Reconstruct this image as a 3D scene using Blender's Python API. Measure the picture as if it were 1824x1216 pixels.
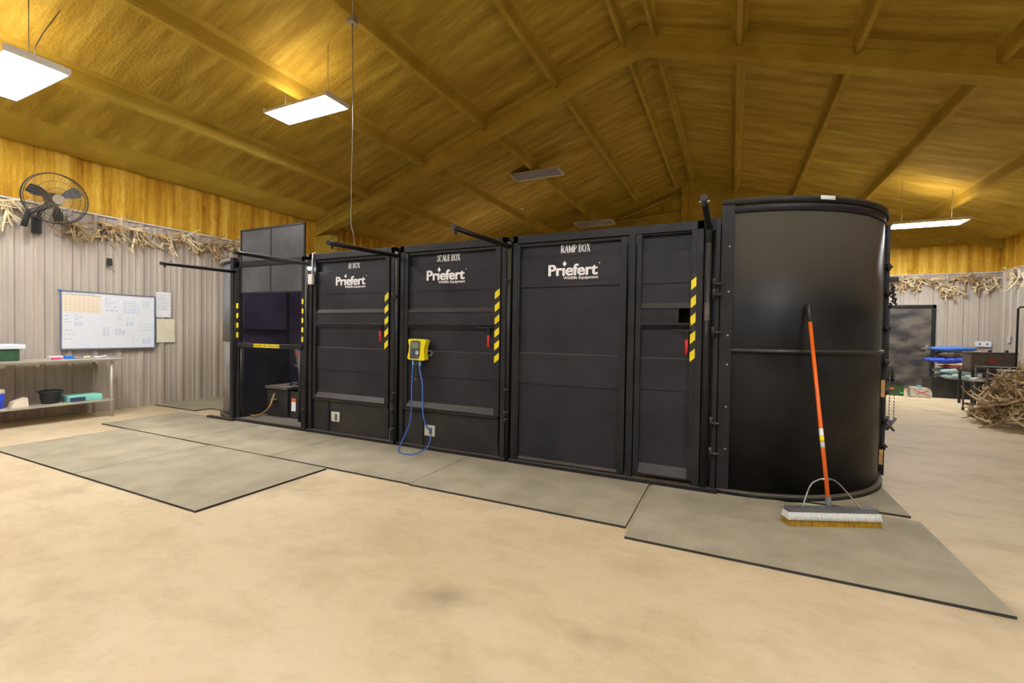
import bpy, bmesh, math, random
from mathutils import Vector, Matrix
PI = math.pi
rnd = random.Random(7)
for o in list(bpy.data.objects): bpy.data.objects.remove(o)
S = bpy.context.scene; COL = S.collection

# ------------------------------------------------------------------ camera, world, exposure
cam_d = bpy.data.cameras.new('camera'); cam = bpy.data.objects.new('camera', cam_d); COL.objects.link(cam)
cam_d.sensor_width = 36.0; cam_d.lens = 16.0; cam_d.clip_start = 0.02; cam_d.clip_end = 100
YAW, PITCH, ROLL = math.radians(25.75), math.radians(1.04), math.radians(0.888)
F = Vector((-math.sin(YAW)*math.cos(PITCH), math.cos(YAW)*math.cos(PITCH), -math.sin(PITCH)))
R0 = Vector((math.cos(YAW), math.sin(YAW), 0)); U0 = R0.cross(F)
R1 = math.cos(ROLL)*R0 + math.sin(ROLL)*U0; U1 = -math.sin(ROLL)*R0 + math.cos(ROLL)*U0
m = Matrix((R1, U1, -F)).transposed().to_4x4(); m.translation = Vector((0, 0, 1.32))
cam.matrix_world = m
S.camera = cam
S.view_settings.view_transform = 'Standard'; S.view_settings.look = 'None'
S.view_settings.gamma = 1.0; S.view_settings.use_curve_mapping = False
S.view_settings.exposure = 1.42
W = bpy.data.worlds.new('world'); S.world = W; W.use_nodes = True
W.node_tree.nodes['Background'].inputs[0].default_value = (0.9, 0.85, 0.8, 1)
W.node_tree.nodes['Background'].inputs[1].default_value = 0.02
LAMP = 58.0        # radiance of a lit lamp tube
UPLIGHT = 7.0     # light leaving the slots on top of a lit fixture

# room dimensions
XL, XR, YB, YG = -8.89, 6.05, -5.5, 15.7
XC = -1.45; EAVE = 3.90; SLOPE = 1/3.0; APEX = EAVE + (XC-XL)*SLOPE; WAIN = 3.05
def roof_z(x): return APEX - abs(x-XC)*SLOPE

# ------------------------------------------------------------------ materials
MAT = {}
def nodes_of(name):
    mt = bpy.data.materials.new(name); mt.use_nodes = True
    nt = mt.node_tree; b = nt.nodes['Principled BSDF']; return mt, nt, b
def srgb(r, g, b):
    f = lambda c: (c/255/12.92 if c/255 <= .04045 else ((c/255+.055)/1.055)**2.4)
    return (f(r), f(g), f(b), 1)
def mat(name, col, rough=.6, metal=0, var=.12, scale=6, bump=0, bscale=60, stretch=(1,1,1), dust=0, spec=.5, col2=None, lo=.35, hi=.65, dustcol=(128,118,102)):
    mt, nt, b = nodes_of(name); N = nt.nodes; L = nt.links
    tc = N.new('ShaderNodeTexCoord'); mp = N.new('ShaderNodeMapping'); mp.inputs['Scale'].default_value = stretch
    geo = N.new('ShaderNodeNewGeometry')
    L.new(geo.outputs['Position'], mp.inputs['Vector'])
    ns = N.new('ShaderNodeTexNoise'); ns.inputs['Scale'].default_value = scale; ns.inputs['Detail'].default_value = 5
    L.new(mp.outputs[0], ns.inputs['Vector'])
    cr = N.new('ShaderNodeValToRGB'); cr.color_ramp.elements[0].position = lo; cr.color_ramp.elements[1].position = hi
    c1 = col; c2 = col2 if col2 else tuple(min(1, c*(1+var)) for c in col[:3])+(1,)
    if not col2: c1 = tuple(c*(1-var) for c in col[:3])+(1,)
    cr.color_ramp.elements[0].color = c1; cr.color_ramp.elements[1].color = c2
    L.new(ns.outputs['Fac'], cr.inputs[0]); out = cr.outputs[0]
    if dust:
        sp = N.new('ShaderNodeSeparateXYZ'); L.new(geo.outputs['Normal'], sp.inputs[0])
        mr = N.new('ShaderNodeMapRange'); mr.inputs[1].default_value = .25; mr.inputs[2].default_value = .8
        mr.inputs[4].default_value = dust; L.new(sp.outputs['Z'], mr.inputs[0])
        mx = N.new('ShaderNodeMixRGB'); mx.inputs[2].default_value = srgb(*dustcol)
        L.new(mr.outputs[0], mx.inputs[0]); L.new(out, mx.inputs[1]); out = mx.outputs[0]
    L.new(out, b.inputs['Base Color'])
    b.inputs['Roughness'].default_value = rough; b.inputs['Metallic'].default_value = metal
    b.inputs['Specular IOR Level'].default_value = spec
    if bump:
        n2 = N.new('ShaderNodeTexNoise'); n2.inputs['Scale'].default_value = bscale; n2.inputs['Detail'].default_value = 4
        L.new(mp.outputs[0], n2.inputs['Vector'])
        bp = N.new('ShaderNodeBump'); bp.inputs['Strength'].default_value = bump; bp.inputs['Distance'].default_value = .02
        L.new(n2.outputs['Fac'], bp.inputs['Height']); L.new(bp.outputs[0], b.inputs['Normal'])
    MAT[name] = mt; return mt
def emit(name, col, st):
    mt = bpy.data.materials.new(name); mt.use_nodes = True; nt = mt.node_tree
    for n in list(nt.nodes): nt.nodes.remove(n)
    e = nt.nodes.new('ShaderNodeEmission'); o = nt.nodes.new('ShaderNodeOutputMaterial')
    e.inputs[0].default_value = col; e.inputs[1].default_value = st; nt.links.new(e.outputs[0], o.inputs[0])
    MAT[name] = mt; return mt

def foam_mat(name, streak, c_dark, c_mid, c_light, fine, lo=.3, hi=.7, bump=.75):
    mt, nt, b = nodes_of(name); N = nt.nodes; L = nt.links
    geo = N.new('ShaderNodeNewGeometry'); mp = N.new('ShaderNodeMapping'); mp.inputs['Scale'].default_value = streak
    L.new(geo.outputs['Position'], mp.inputs[0])
    n1 = N.new('ShaderNodeTexNoise'); n1.inputs['Scale'].default_value = 1.0; n1.inputs['Detail'].default_value = 6; n1.inputs['Roughness'].default_value = .62
    L.new(mp.outputs[0], n1.inputs['Vector'])
    cr = N.new('ShaderNodeValToRGB'); e = cr.color_ramp.elements
    e[0].position = lo; e[0].color = c_dark; e[1].position = hi; e[1].color = c_light
    k = e.new(.5); k.color = c_mid
    L.new(n1.outputs['Fac'], cr.inputs[0]); L.new(cr.outputs[0], b.inputs['Base Color'])
    n2 = N.new('ShaderNodeTexNoise'); n2.inputs['Scale'].default_value = fine; n2.inputs['Detail'].default_value = 5
    L.new(geo.outputs['Position'], n2.inputs['Vector'])
    ad = N.new('ShaderNodeMath'); ad.operation = 'MULTIPLY_ADD'; ad.inputs[1].default_value = .35
    L.new(n2.outputs['Fac'], ad.inputs[0]); L.new(n1.outputs['Fac'], ad.inputs[2])
    bp = N.new('ShaderNodeBump'); bp.inputs['Strength'].default_value = bump; bp.inputs['Distance'].default_value = .06
    L.new(ad.outputs[0], bp.inputs['Height']); L.new(bp.outputs[0], b.inputs['Normal'])
    b.inputs['Roughness'].default_value = .75; b.inputs['Specular IOR Level'].default_value = .3
    MAT[name] = mt
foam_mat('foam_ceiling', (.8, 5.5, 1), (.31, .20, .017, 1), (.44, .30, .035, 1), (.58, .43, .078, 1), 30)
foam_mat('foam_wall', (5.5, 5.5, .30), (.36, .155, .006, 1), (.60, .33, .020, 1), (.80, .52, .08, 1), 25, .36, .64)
foam_mat('foam_beam', (1.6, 1.6, 1.6), (.37, .25, .024, 1), (.45, .315, .038, 1), (.52, .37, .058, 1), 22, bump=.35)

def floor_mat():
    mt, nt, b = nodes_of('concrete'); N = nt.nodes; L = nt.links
    geo = N.new('ShaderNodeNewGeometry')
    def noise(sc, det=6, rough=.55, st=(1,1,1), loc=(0,0,0)):
        mp = N.new('ShaderNodeMapping'); mp.inputs['Scale'].default_value = st; mp.inputs['Location'].default_value = loc
        L.new(geo.outputs['Position'], mp.inputs[0])
        n = N.new('ShaderNodeTexNoise'); n.inputs['Scale'].default_value = sc; n.inputs['Detail'].default_value = det; n.inputs['Roughness'].default_value = rough
        L.new(mp.outputs[0], n.inputs['Vector']); return n.outputs['Fac']
    def ramp(f, a, ca, bb, cb):
        r = N.new('ShaderNodeValToRGB'); e = r.color_ramp.elements
        e[0].position = a; e[0].color = ca; e[1].position = bb; e[1].color = cb; L.new(f, r.inputs[0]); return r.outputs[0]
    def mul(a, c, f=1.0):
        x = N.new('ShaderNodeMixRGB'); x.blend_type = 'MULTIPLY'; x.inputs[0].default_value = f
        L.new(a, x.inputs[1]); L.new(c, x.inputs[2]); return x.outputs[0]
    base = ramp(noise(.7, 7, .6), .35, (.60, .47, .29, 1), .68, (.70, .57, .375, 1))
    s1 = ramp(noise(1.6, 8, .7, (1, 1.6, 1), (3, 1, 0)), .34, (.78, .76, .70, 1), .54, (1, 1, 1, 1))
    s2 = ramp(noise(.9, 4, .55, (1, 1, 1), (8.3, 4.4, 0)), .27, (.62, .61, .60, 1), .39, (1, 1, 1, 1))
    s3 = ramp(noise(14, 5, .7), .28, (.86, .84, .80, 1), .45, (1, 1, 1, 1))
    c = mul(mul(mul(base, s1, .8), s2), s3, .6)
    # fine cracks
    v = N.new('ShaderNodeTexVoronoi'); v.feature = 'DISTANCE_TO_EDGE'; v.inputs['Scale'].default_value = .55
    wn = N.new('ShaderNodeTexNoise'); wn.inputs['Scale'].default_value = 2.5; wn.inputs['Detail'].default_value = 6; L.new(geo.outputs['Position'], wn.inputs['Vector'])
    va = N.new('ShaderNodeVectorMath'); va.operation = 'MULTIPLY_ADD'; va.inputs[1].default_value = (.5, .5, .5)
    L.new(wn.outputs['Color'], va.inputs[0]); L.new(geo.outputs['Position'], va.inputs[2]); L.new(va.outputs[0], v.inputs['Vector'])
    c = mul(c, ramp(v.outputs['Distance'], .0, (.72, .68, .6, 1), .006, (1, 1, 1, 1)), .12)
    L.new(c, b.inputs['Base Color']); b.inputs['Roughness'].default_value = .62; b.inputs['Specular IOR Level'].default_value = .3
    MAT['concrete'] = mt
floor_mat()
mat('mat_rubber', (.34, .295, .205, 1), .85, var=.1, scale=3, bump=.4, bscale=220, col2=(.43, .375, .265, 1))
mat('mat_edge', srgb(48, 46, 42), .9)
mat('wall_metal', srgb(176, 165, 152), .42, 0, .05, 2.5, stretch=(1,1,.3), bump=.05, bscale=20)
mat('wall_metal_trim', srgb(205, 200, 192), .4)
mat('black_steel', (.009, .009, .011, 1), .45, 0, .25, 5, bump=.08, bscale=90, dust=.45, spec=.3, col2=(.018, .017, .019, 1))
mat('black_panel', (.012, .0115, .0165, 1), .5, 0, .25, 3, bump=.06, bscale=120, dust=.32, spec=.3, col2=(.022, .0205, .026, 1))
mat('dusty_panel', (.014, .013, .012, 1), .6, 0, .3, 4, dust=.5, spec=.3, col2=(.032, .028, .024, 1))
mat('black_poly', (.010, .010, .012, 1), .42, 0, .25, 2.2, bump=.03, bscale=60, spec=.16, dust=.5, col2=(.022, .021, .021, 1))
mat('grey_poly', (.12, .115, .11, 1), .35, 0, .2, 3, spec=.5, dust=.5, col2=(.22, .205, .19, 1))
mat('clear_grey', (.04, .041, .047, 1), .4, 0, .2, 3, spec=.4, col2=(.075, .075, .08, 1))
mat('blue_grey_poly', (.10, .11, .125, 1), .35, 0, .2, 3, spec=.5, col2=(.15, .155, .165, 1))
mat('dark_void', (.004, .004, .004, 1), .9)
mat('pipe_black', (.012, .012, .014, 1), .38, 0, .25, 8, dust=.4, spec=.35)
mat('yellow', srgb(228, 206, 12), .5, 0, .05)
mat('yellow_plastic', srgb(235, 215, 10), .4, 0, .04)
mat('black_tape', (.01, .01, .01, 1), .5)
mat('white_letter', (.85, .84, .86, 1), .5, 0, .03)
mat('red', srgb(190, 28, 34), .45, 0, .08)
mat('blue_cable', srgb(60, 98, 178), .45, 0, .08)
mat('blue_conn', srgb(100, 160, 215), .4)
mat('screen_grey', srgb(78, 84, 94), .3)
mat('screen_green', srgb(120, 130, 105), .3)
mat('key_grey', srgb(190, 190, 190), .4)
mat('outlet_plate', srgb(195, 192, 175), .5)
mat('tan_wood', srgb(196, 150, 96), .6, 0, .12, 20)
mat('steel', srgb(170, 170, 168), .35, .8)
mat('chain_steel', srgb(110, 110, 112), .5, .6)
mat('orange', srgb(232, 104, 24), .45, 0, .06)
mat('bristle_white', srgb(222, 222, 218), .9, 0, .06, 80, stretch=(1,1,.1))
mat('bristle_gold', srgb(150, 112, 10), .9, 0, .3, 90, stretch=(1,1,.1))
mat('fixture_white', srgb(225, 222, 215), .45, 0, .02)
mat('fixture_reflector', srgb(232, 232, 232), .3, 0, .02)
mat('lamp_off', srgb(150, 150, 160), .3, 0, .03)
mat('wire_grey', srgb(150, 145, 135), .5)
mat('fan_black', (.02, .02, .02, 1), .5)
mat('fan_grey', srgb(120, 108, 92), .6, 0, .15, 10)
mat('whiteboard', srgb(236, 238, 243), .25, 0, .01)
mat('board_frame', srgb(120, 128, 150), .4, .3)
mat('paper_cream', srgb(240, 224, 200), .7, 0, .02)
mat('paper_white', srgb(232, 232, 238), .7, 0, .02)
mat('paper_tan', srgb(222, 214, 188), .7, 0, .05)
mat('ink_blue', srgb(125, 145, 215), .6)
mat('ink_green', srgb(120, 205, 175), .6)
mat('ink_grey', srgb(120, 122, 135), .6)
mat('bench_steel', srgb(186, 178, 164), .4, .25, .06)
mat('green_tub', srgb(48, 82, 56), .5, 0, .2, 20)
mat('white_plastic', srgb(225, 230, 236), .45, 0, .02)
mat('black_plastic', (.02, .02, .022, 1), .45)
mat('teal', srgb(140, 222, 202), .45, 0, .05)
mat('blue_tub', srgb(40, 70, 205), .45, 0, .05)
mat('navy_label', srgb(60, 64, 96), .5)
mat('pink', srgb(215, 70, 110), .5)
mat('blue_item', srgb(40, 125, 215), .5)
mat('antler_pale', srgb(214, 192, 148), .55, 0, .2, 14, col2=srgb(238, 222, 186))
mat('antler_brown', srgb(140, 108, 70), .6, 0, .25, 12, col2=srgb(205, 178, 130))
mat('antler_dark', srgb(105, 84, 60), .65, 0, .3, 10, col2=srgb(182, 156, 118))
mat('door_dark', (.035, .034, .038, 1), .28, 0, .4, 2.0, stretch=(1.2, 1, 2.2), col2=(.14, .12, .10, 1), bump=.25, bscale=3, lo=.4, hi=.62)
mat('blanket_blue', srgb(52, 92, 160), .85, 0, .3, 6, bump=.4, bscale=25)
mat('blanket_royal', srgb(50, 78, 190), .85, 0, .3, 6, bump=.4, bscale=25)
mat('blanket_dark', srgb(52, 48, 50), .9, 0, .35, 8, bump=.4, bscale=25, col2=srgb(92, 82, 76))
mat('blanket_mint', srgb(150, 176, 178), .85, 0, .15, 8, bump=.4, bscale=25)
mat('blanket_tan', srgb(205, 178, 152), .85, 0, .15, 8)
mat('blanket_red', srgb(160, 70, 60), .85, 0, .15, 8)
mat('trunk_brown', srgb(84, 74, 68), .7, 0, .2, 12)
mat('cart_grey', srgb(96, 96, 98), .5, 0, .1)
mat('green_box', srgb(56, 84, 50), .6, 0, .3, 12)
mat('lime', srgb(60, 205, 90), .5)
mat('bag_white', srgb(206, 198, 188), .7, 0, .12, 14)
mat('cyan', srgb(90, 175, 205), .5)
mat('uv_lit_panel', (.022, .016, .030, 1), .45, 0, .2, 3, spec=.5, col2=(.04, .03, .05, 1))  # black panel with the violet lamp's light put into its colour
mat('hose', srgb(128, 98, 44), .6, 0, .2, 10)
mat('sticker_orange', srgb(220, 110, 50), .5)
emit('lamp_on', (.95, .975, 1.0, 1), LAMP)
emit('lamp_on_new', (.95, .975, 1.0, 1), LAMP*1.75)
emit('uplight', (1.0, .78, .55, 1), UPLIGHT)
emit('led_white', (.8, .88, 1, 1), 12)
emit('violet_tube', (.5, .22, 1, 1), 5)
emit('added_roof_led', (1, .72, .74, 1), 100)

# ------------------------------------------------------------------ builders
ORG = {}
class MB:
    def __init__(s): s.bm = bmesh.new(); s.mi = 0
    def _f(s, vs, sm=False):
        try:
            f = s.bm.faces.new(vs); f.material_index = s.mi; f.smooth = sm; return f
        except ValueError: return None
    def mesh(s, vs, fs, sm=False):
        v = [s.bm.verts.new(p) for p in vs]
        for f in fs: s._f([v[i] for i in f], sm)
        return s
    def box(s, x0, x1, y0, y1, z0, z1, bev=0, M=None):
        t = bmesh.new(); bmesh.ops.create_cube(t, size=1)
        for v in t.verts: v.co = Vector(((x0+x1)/2+v.co.x*(x1-x0), (y0+y1)/2+v.co.y*(y1-y0), (z0+z1)/2+v.co.z*(z1-z0)))
        if bev: bmesh.ops.bevel(t, geom=list(t.edges), offset=bev, segments=2, affect='EDGES', profile=.6)
        return s.take(t, M)
    def take(s, t, M=None, sm=False):
        mp = {}
        for v in t.verts: mp[v] = s.bm.verts.new(M @ v.co if M else v.co)
        for f in t.faces: s._f([mp[v] for v in f.verts], f.smooth or sm)
        t.free(); return s
    def tube(s, pts, r, n=8, cap=True, flat=None):
        P = [Vector(p) for p in pts]; k = len(P); rs = r if isinstance(r, (list, tuple)) else [r]*k
        rings = []; up = None
        for i in range(k):
            d = (P[min(i+1, k-1)]-P[max(i-1, 0)]).normalized()
            if up is None: up = Vector((0, 0, 1)) if abs(d.z) < .9 else Vector((1, 0, 0))
            a = d.cross(up).normalized(); b = a.cross(d).normalized(); up = b
            rings.append([s.bm.verts.new(P[i]+(a*math.cos(2*PI*j/n)+b*math.sin(2*PI*j/n))*rs[i]) for j in range(n)])
        for i in range(k-1):
            for j in range(n): s._f([rings[i][j], rings[i][(j+1) % n], rings[i+1][(j+1) % n], rings[i+1][j]], True)
        if cap: s._f(list(reversed(rings[0]))); s._f(rings[-1])
        return s
    def lathe(s, prof, c, n=24):
        rings = []
        for r, z in prof: rings.append([s.bm.verts.new((c[0]+r*math.cos(2*PI*j/n), c[1]+r*math.sin(2*PI*j/n), c[2]+z)) for j in range(n)])
        for a, b in zip(rings, rings[1:]):
            for j in range(n): s._f([a[j], a[(j+1) % n], b[(j+1) % n], b[j]], True)
        s._f(list(reversed(rings[0]))); s._f(rings[-1]); return s
    def prism(s, poly, a0, a1, fn):
        # poly 2-D, extruded from a0 to a1; fn(p, a) -> 3-D
        A = [s.bm.verts.new(fn(p, a0)) for p in poly]; B = [s.bm.verts.new(fn(p, a1)) for p in poly]; n = len(poly)
        for i in range(n): s._f([A[i], A[(i+1) % n], B[(i+1) % n], B[i]])
        s._f(list(reversed(A))); s._f(B); return s
    def strip(s, prof, a0, a1, th, fn):
        # open profile [(u, v)] thickened by th in v
        return s.prism(list(prof)+[(u, v+th) for u, v in reversed(prof)], a0, a1, fn)
    def build(s, name, mats, parent=None, origin=None):
        bmesh.ops.recalc_face_normals(s.bm, faces=s.bm.faces)
        if not isinstance(mats, (list, tuple)): mats = [mats]
        if parent is not None: org = ORG[parent.name]
        elif origin is not None: org = Vector(origin)
        else:
            c = [v.co for v in s.bm.verts]
            org = Vector(((min(v.x for v in c)+max(v.x for v in c))/2, (min(v.y for v in c)+max(v.y for v in c))/2, min(v.z for v in c)))
        for v in s.bm.verts: v.co -= org
        me = bpy.data.meshes.new(name); s.bm.to_mesh(me); s.bm.free()
        for q in mats: me.materials.append(MAT[q])
        o = bpy.data.objects.new(name, me); COL.objects.link(o)
        if parent is not None: o.parent = parent
        else: o.location = org
        ORG[o.name] = org
        return o
def split_build(A, name, m_, parent):
    A.bm.verts.ensure_lookup_table(); seen = set(); out = []
    for v in list(A.bm.verts):
        if v in seen: continue
        st = [v]; comp = []; seen.add(v)
        while st:
            w = st.pop(); comp.append(w)
            for e in w.link_edges:
                q = e.other_vert(w)
                if q not in seen: seen.add(q); st.append(q)
        ix = {w: i for i, w in enumerate(comp)}; fs = {f for w in comp for f in w.link_faces}
        N_ = MB(); vs = [N_.bm.verts.new(w.co) for w in comp]
        for f in fs: N_._f([vs[ix[w]] for w in f.verts], f.smooth)
        out.append(N_.build(name, m_, parent))
    A.bm.free(); return out
def tag(o, label=None, cat=None, group=None, kind=None):
    if label: o['label'] = label
    if cat: o['category'] = cat
    if group: o['group'] = group
    if kind: o['kind'] = kind
    return o
def thing(name, loc, label, cat, group=None):
    o = bpy.data.objects.new(name, None); COL.objects.link(o); o.location = loc; o.empty_display_size = .1
    ORG[o.name] = Vector(loc); return tag(o, label, cat, group)
def B(*a, **k): return MB().box(*a, **k)
def copy_tree(o, parent=None):
    c = o.copy(); COL.objects.link(c)
    if parent is not None: c.parent = parent; c.matrix_parent_inverse = o.matrix_parent_inverse.copy()
    for ch in list(o.children): copy_tree(ch, c)
    return c
XZ = lambda p, a: (a, p[1], p[0])      # profile (z, y) extruded along x

# ------------------------------------------------------------------ the room
fl = B(XL-.2, XR+.2, YB-.2, YG+.2, -.15, 0).build('floor', 'concrete'); tag(fl, kind='structure')
# ceiling: two slopes, sprayed with foam, with the purlins as parts
ce = MB(); poly = [(XL-.1, EAVE-.1*SLOPE), (XC, APEX), (XR+.1, roof_z(XR+.1)), (XR+.1, roof_z(XR+.1)+.2), (XC, APEX+.2), (XL-.1, EAVE-.1*SLOPE+.2)]
ce.prism(poly, YB-.1, YG+.1, lambda p, a: (p[0], a, p[1])); ce = ce.build('ceiling', 'foam_ceiling', origin=(XC, 5, APEX)); tag(ce, kind='structure')
def purlin(x, w=.07, d=.20, y0=YB, y1=YG):
    z = roof_z(x); s = SLOPE if x < XC else -SLOPE
    def zz(dx): return z+s*dx
    pr = [(-w*1.9, zz(-w*1.9)+.02), (-w*.9, zz(-w*.9)-.035), (-w*.62, zz(-w*.6)-d*.85), (-w*.4, zz(-w*.4)-d), (w*.4, zz(w*.4)-d), (w*.62, zz(w*.6)-d*.85), (w*.9, zz(w*.9)-.035), (w*1.9, zz(w*1.9)+.02)]
    MB().prism([(x+a, b) for a, b in pr], y0, y1, lambda p, a: (p[0], a, p[1])).build('purlin', 'foam_beam', ce)
for k in range(1, 5): purlin(XC-1.455*k); purlin(XC+1.455*k)
purlin(XC-.27, .055, .20); purlin(XC+.21, .055, .20)
# eave struts: thicker foam roll where the roof meets the side walls
for sx, s in ((XL, 1), (XR, -1)):
    MB().prism([(sx, EAVE+.03), (sx+s*.55, roof_z(sx+s*.55)+.02), (sx+s*.30, roof_z(sx+s*.3)-.07), (sx+s*.13, EAVE-.04), (sx, EAVE-.05)], YB, YG, lambda p, a: (p[0], a, p[1])).build('eave_strut', 'foam_beam', ce)

def ribs(u0, u1, first, h=.030):
    """corrugated panel profile: (u, out)"""
    P = [(u0, 0)]
    k = math.ceil((u0-first)/.305)
    u = first+k*.305
    while u < u1-.1:
        for du, o in ((-.045, 0), (-.022, h), (.022, h), (.045, 0), (.105, 0), (.115, .006), (.135, .006), (.145, 0), (.195, 0), (.205, .006), (.225, .006), (.235, 0)):
            if u0+.001 < u+du < u1-.001: P.append((u+du, o))
        u += .305
    P.append((u1, 0)); return P
def metal_wall(name, parent, prof, fn, z0, z1):
    A = MB(); n = len(prof)
    a = [A.bm.verts.new(fn(u, o, z0)) for u, o in prof]; b = [A.bm.verts.new(fn(u, o, z1)) for u, o in prof]
    c = [A.bm.verts.new(fn(u, -.03, z0)) for u, o in (prof[0], prof[-1])]; d = [A.bm.verts.new(fn(u, -.03, z1)) for u, o in (prof[0], prof[-1])]
    for i in range(n-1): A._f([a[i], a[i+1], b[i+1], b[i]])
    A._f([c[0], c[1], d[1], d[0]]); A._f(b+[d[1], d[0]]); A._f(a+[c[1], c[0]])
    return A.build(name, 'wall_metal', parent)
# left wall
wl = MB().box(XL-.2, XL-.03, YB-.2, YG+.2, 0, EAVE+.05).build('wall_left', 'foam_wall'); tag(wl, kind='structure')
def foam_blanket(parent, fn, u0, u1, ztop, seed, zb=WAIN, m_='foam_wall'):
    """lumpy sprayed foam between the girts, a gently uneven surface"""
    r = random.Random(seed); A = MB(); us = []; u = u0
    while u < u1: us.append(u); u += r.uniform(.10, .2)
    us.append(u1); nz = 7
    off = [r.uniform(0, .035) for _ in us]
    g = [[A.bm.verts.new(fn(uu, off[i]+.012*math.sin(j*2.1+i), zb-.01+(ztop(uu)-zb+.01)*j/nz)) for j in range(nz+1)] for i, uu in enumerate(us)]
    for i in range(len(us)-1):
        for j in range(nz): A._f([g[i][j], g[i+1][j], g[i+1][j+1], g[i][j+1]], True)
    return A.build('foam_insulation', m_, parent)
foam_blanket(wl, lambda u, o, z: (XL-.03+o, u, z), YB, YG, lambda u: EAVE+.03, 1)
metal_wall('metal_panel', wl, ribs(YB, YG, 2.63), lambda u, o, z: (XL+o, u, z), 0, WAIN)
B(XL-.02, XL+.035, YB, YG, WAIN-.012, WAIN+.012).build('cap_trim', 'wall_metal_trim', wl)
# right wall
wr = MB().box(XR+.03, XR+.2, YB-.2, YG+.2, 0, roof_z(XR)+.08).build('wall_right', 'foam_wall'); tag(wr, kind='structure')
foam_blanket(wr, lambda u, o, z: (XR+.03-o, u, z), YB, YG, lambda u: roof_z(XR)+.03, 2)
metal_wall('metal_panel', wr, ribs(YB, YG, 2.63), lambda u, o, z: (XR-o, u, z), 0, WAIN)
B(XR-.035, XR+.02, YB, YG, WAIN-.012, WAIN+.012).build('cap_trim', 'wall_metal_trim', wr)
# gable wall at the far end
def gable(y, d):
    A = MB(); A.prism([(XL-.1, 0), (XR+.1, 0), (XR+.1, roof_z(XR)+.02), (XC, APEX+.05), (XL-.1, EAVE+.02)], y, y+d, lambda p, a: (p[0], a, p[1])); return A
wf = gable(YG+.03, .17).build('wall_back', 'foam_wall'); tag(wf, kind='structure')
foam_blanket(wf, lambda u, o, z: (u, YG+.03-o, z), XL, XR, lambda u: EAVE-.12, 3)
foam_blanket(wf, lambda u, o, z: (u, YG+.03-o, z), XL+.02, XR-.02, lambda u: max(EAVE, roof_z(u)+.02), 4, EAVE-.12, 'foam_ceiling')  # upper gable's shade put into its colour: darker ceiling foam on the wall
metal_wall('metal_panel', wf, ribs(XL, XR, 4.13), lambda u, o, z: (u, YG-o, z), 0, WAIN)
B(XL, XR, YG-.035, YG+.02, WAIN-.012, WAIN+.012).build('cap_trim', 'wall_metal_trim', wf)
wb = gable(YB-.2, .17).build('wall_front', 'wall_metal'); tag(wb, kind='structure')
# gable framing: end rafters, post under the ridge, braces, all under foam
for sgn, xe in ((-1, XL), (1, XR)):
    MB().prism([(XC, APEX), (xe, roof_z(xe)), (xe, roof_z(xe)-.26), (XC, APEX-.26)], YG-.16, YG+.02, lambda p, a: (p[0], a, p[1])).build('end_rafter', 'foam_beam', wf)
B(XC-.1, XC+.1, YG-.14, YG+.02, WAIN, APEX-.2, bev=.02).build('gable_post', 'foam_beam', wf)
MB().tube([(XC-.1, YG-.05, APEX-.45), (XC-2.2, YG-.05, APEX-1.15)], .05).tube([(XC-.1, YG-.05, APEX-1.05), (XC-2.2, YG-.05, APEX-1.2)], .04).build('brace', 'foam_beam', wf)
B(3.6, 3.72, YG-.1, YG+.02, WAIN, roof_z(3.7)-.2, bev=.02).build('gable_post', 'foam_beam', wf)
# rigid frames (tapered beams under foam)
def frame(y, name):
    w = .24; A = MB(); fn = lambda p, a: (p[0], a, p[1])
    top = lambda x: roof_z(x)-.02
    for s, xe in ((-1, XL), (1, XR)):
        d0, d1 = .36, .36
        # web slab, rounded by the foam, plus a fatter bottom flange
        A.prism([(XC, top(XC)), (xe, top(xe)), (xe, top(xe)-d1+.02), (XC, top(XC)-d0+.02)], y+.04, y+w-.04, fn)
        A.prism([(XC, top(XC)-d0+.10), (xe, top(xe)-d1+.10), (xe, top(xe)-d1+.02), (xe, top(xe)-d1-.0), (XC, top(XC)-d0)], y, y+w, fn)
        A.prism([(XC, top(XC)+.02), (xe, top(xe)+.02), (xe, top(xe)-.10), (XC, top(XC)-.10)], y+.005, y+w-.005, fn)
        A.prism([(xe, 0), (xe-s*.32, 0), (xe-s*.50, top(xe)-.35), (xe, top(xe)-.35)], y+.01, y+w-.01, fn)
    o = A.build(name, 'foam_beam', origin=(XC, y, 0)); tag(o, kind='structure')
frame(7.66, 'trim_1'); frame(-.9, 'trim_2')

# door in the gable wall
d = B(3.86, 4.74, YG-.07, YG-.03, .01, 2.16, bev=.004).build('door_1', 'door_dark', origin=(4.3, YG-.03, 0)); tag(d, kind='structure')
MB().box(3.78, 3.86, YG-.1, YG+.0, 0, 2.24).box(4.74, 4.82, YG-.1, YG, 0, 2.24).box(3.78, 4.82, YG-.1, YG, 2.16, 2.24).build('door_frame', 'black_steel', d)
MB().tube([(4.66, YG-.07, 1.08), (4.66, YG-.13, 1.08), (4.52, YG-.13, 1.08)], .014).box(4.63, 4.69, YG-.08, YG-.065, 1.0, 1.18).build('door_handle', 'steel', d)

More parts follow.
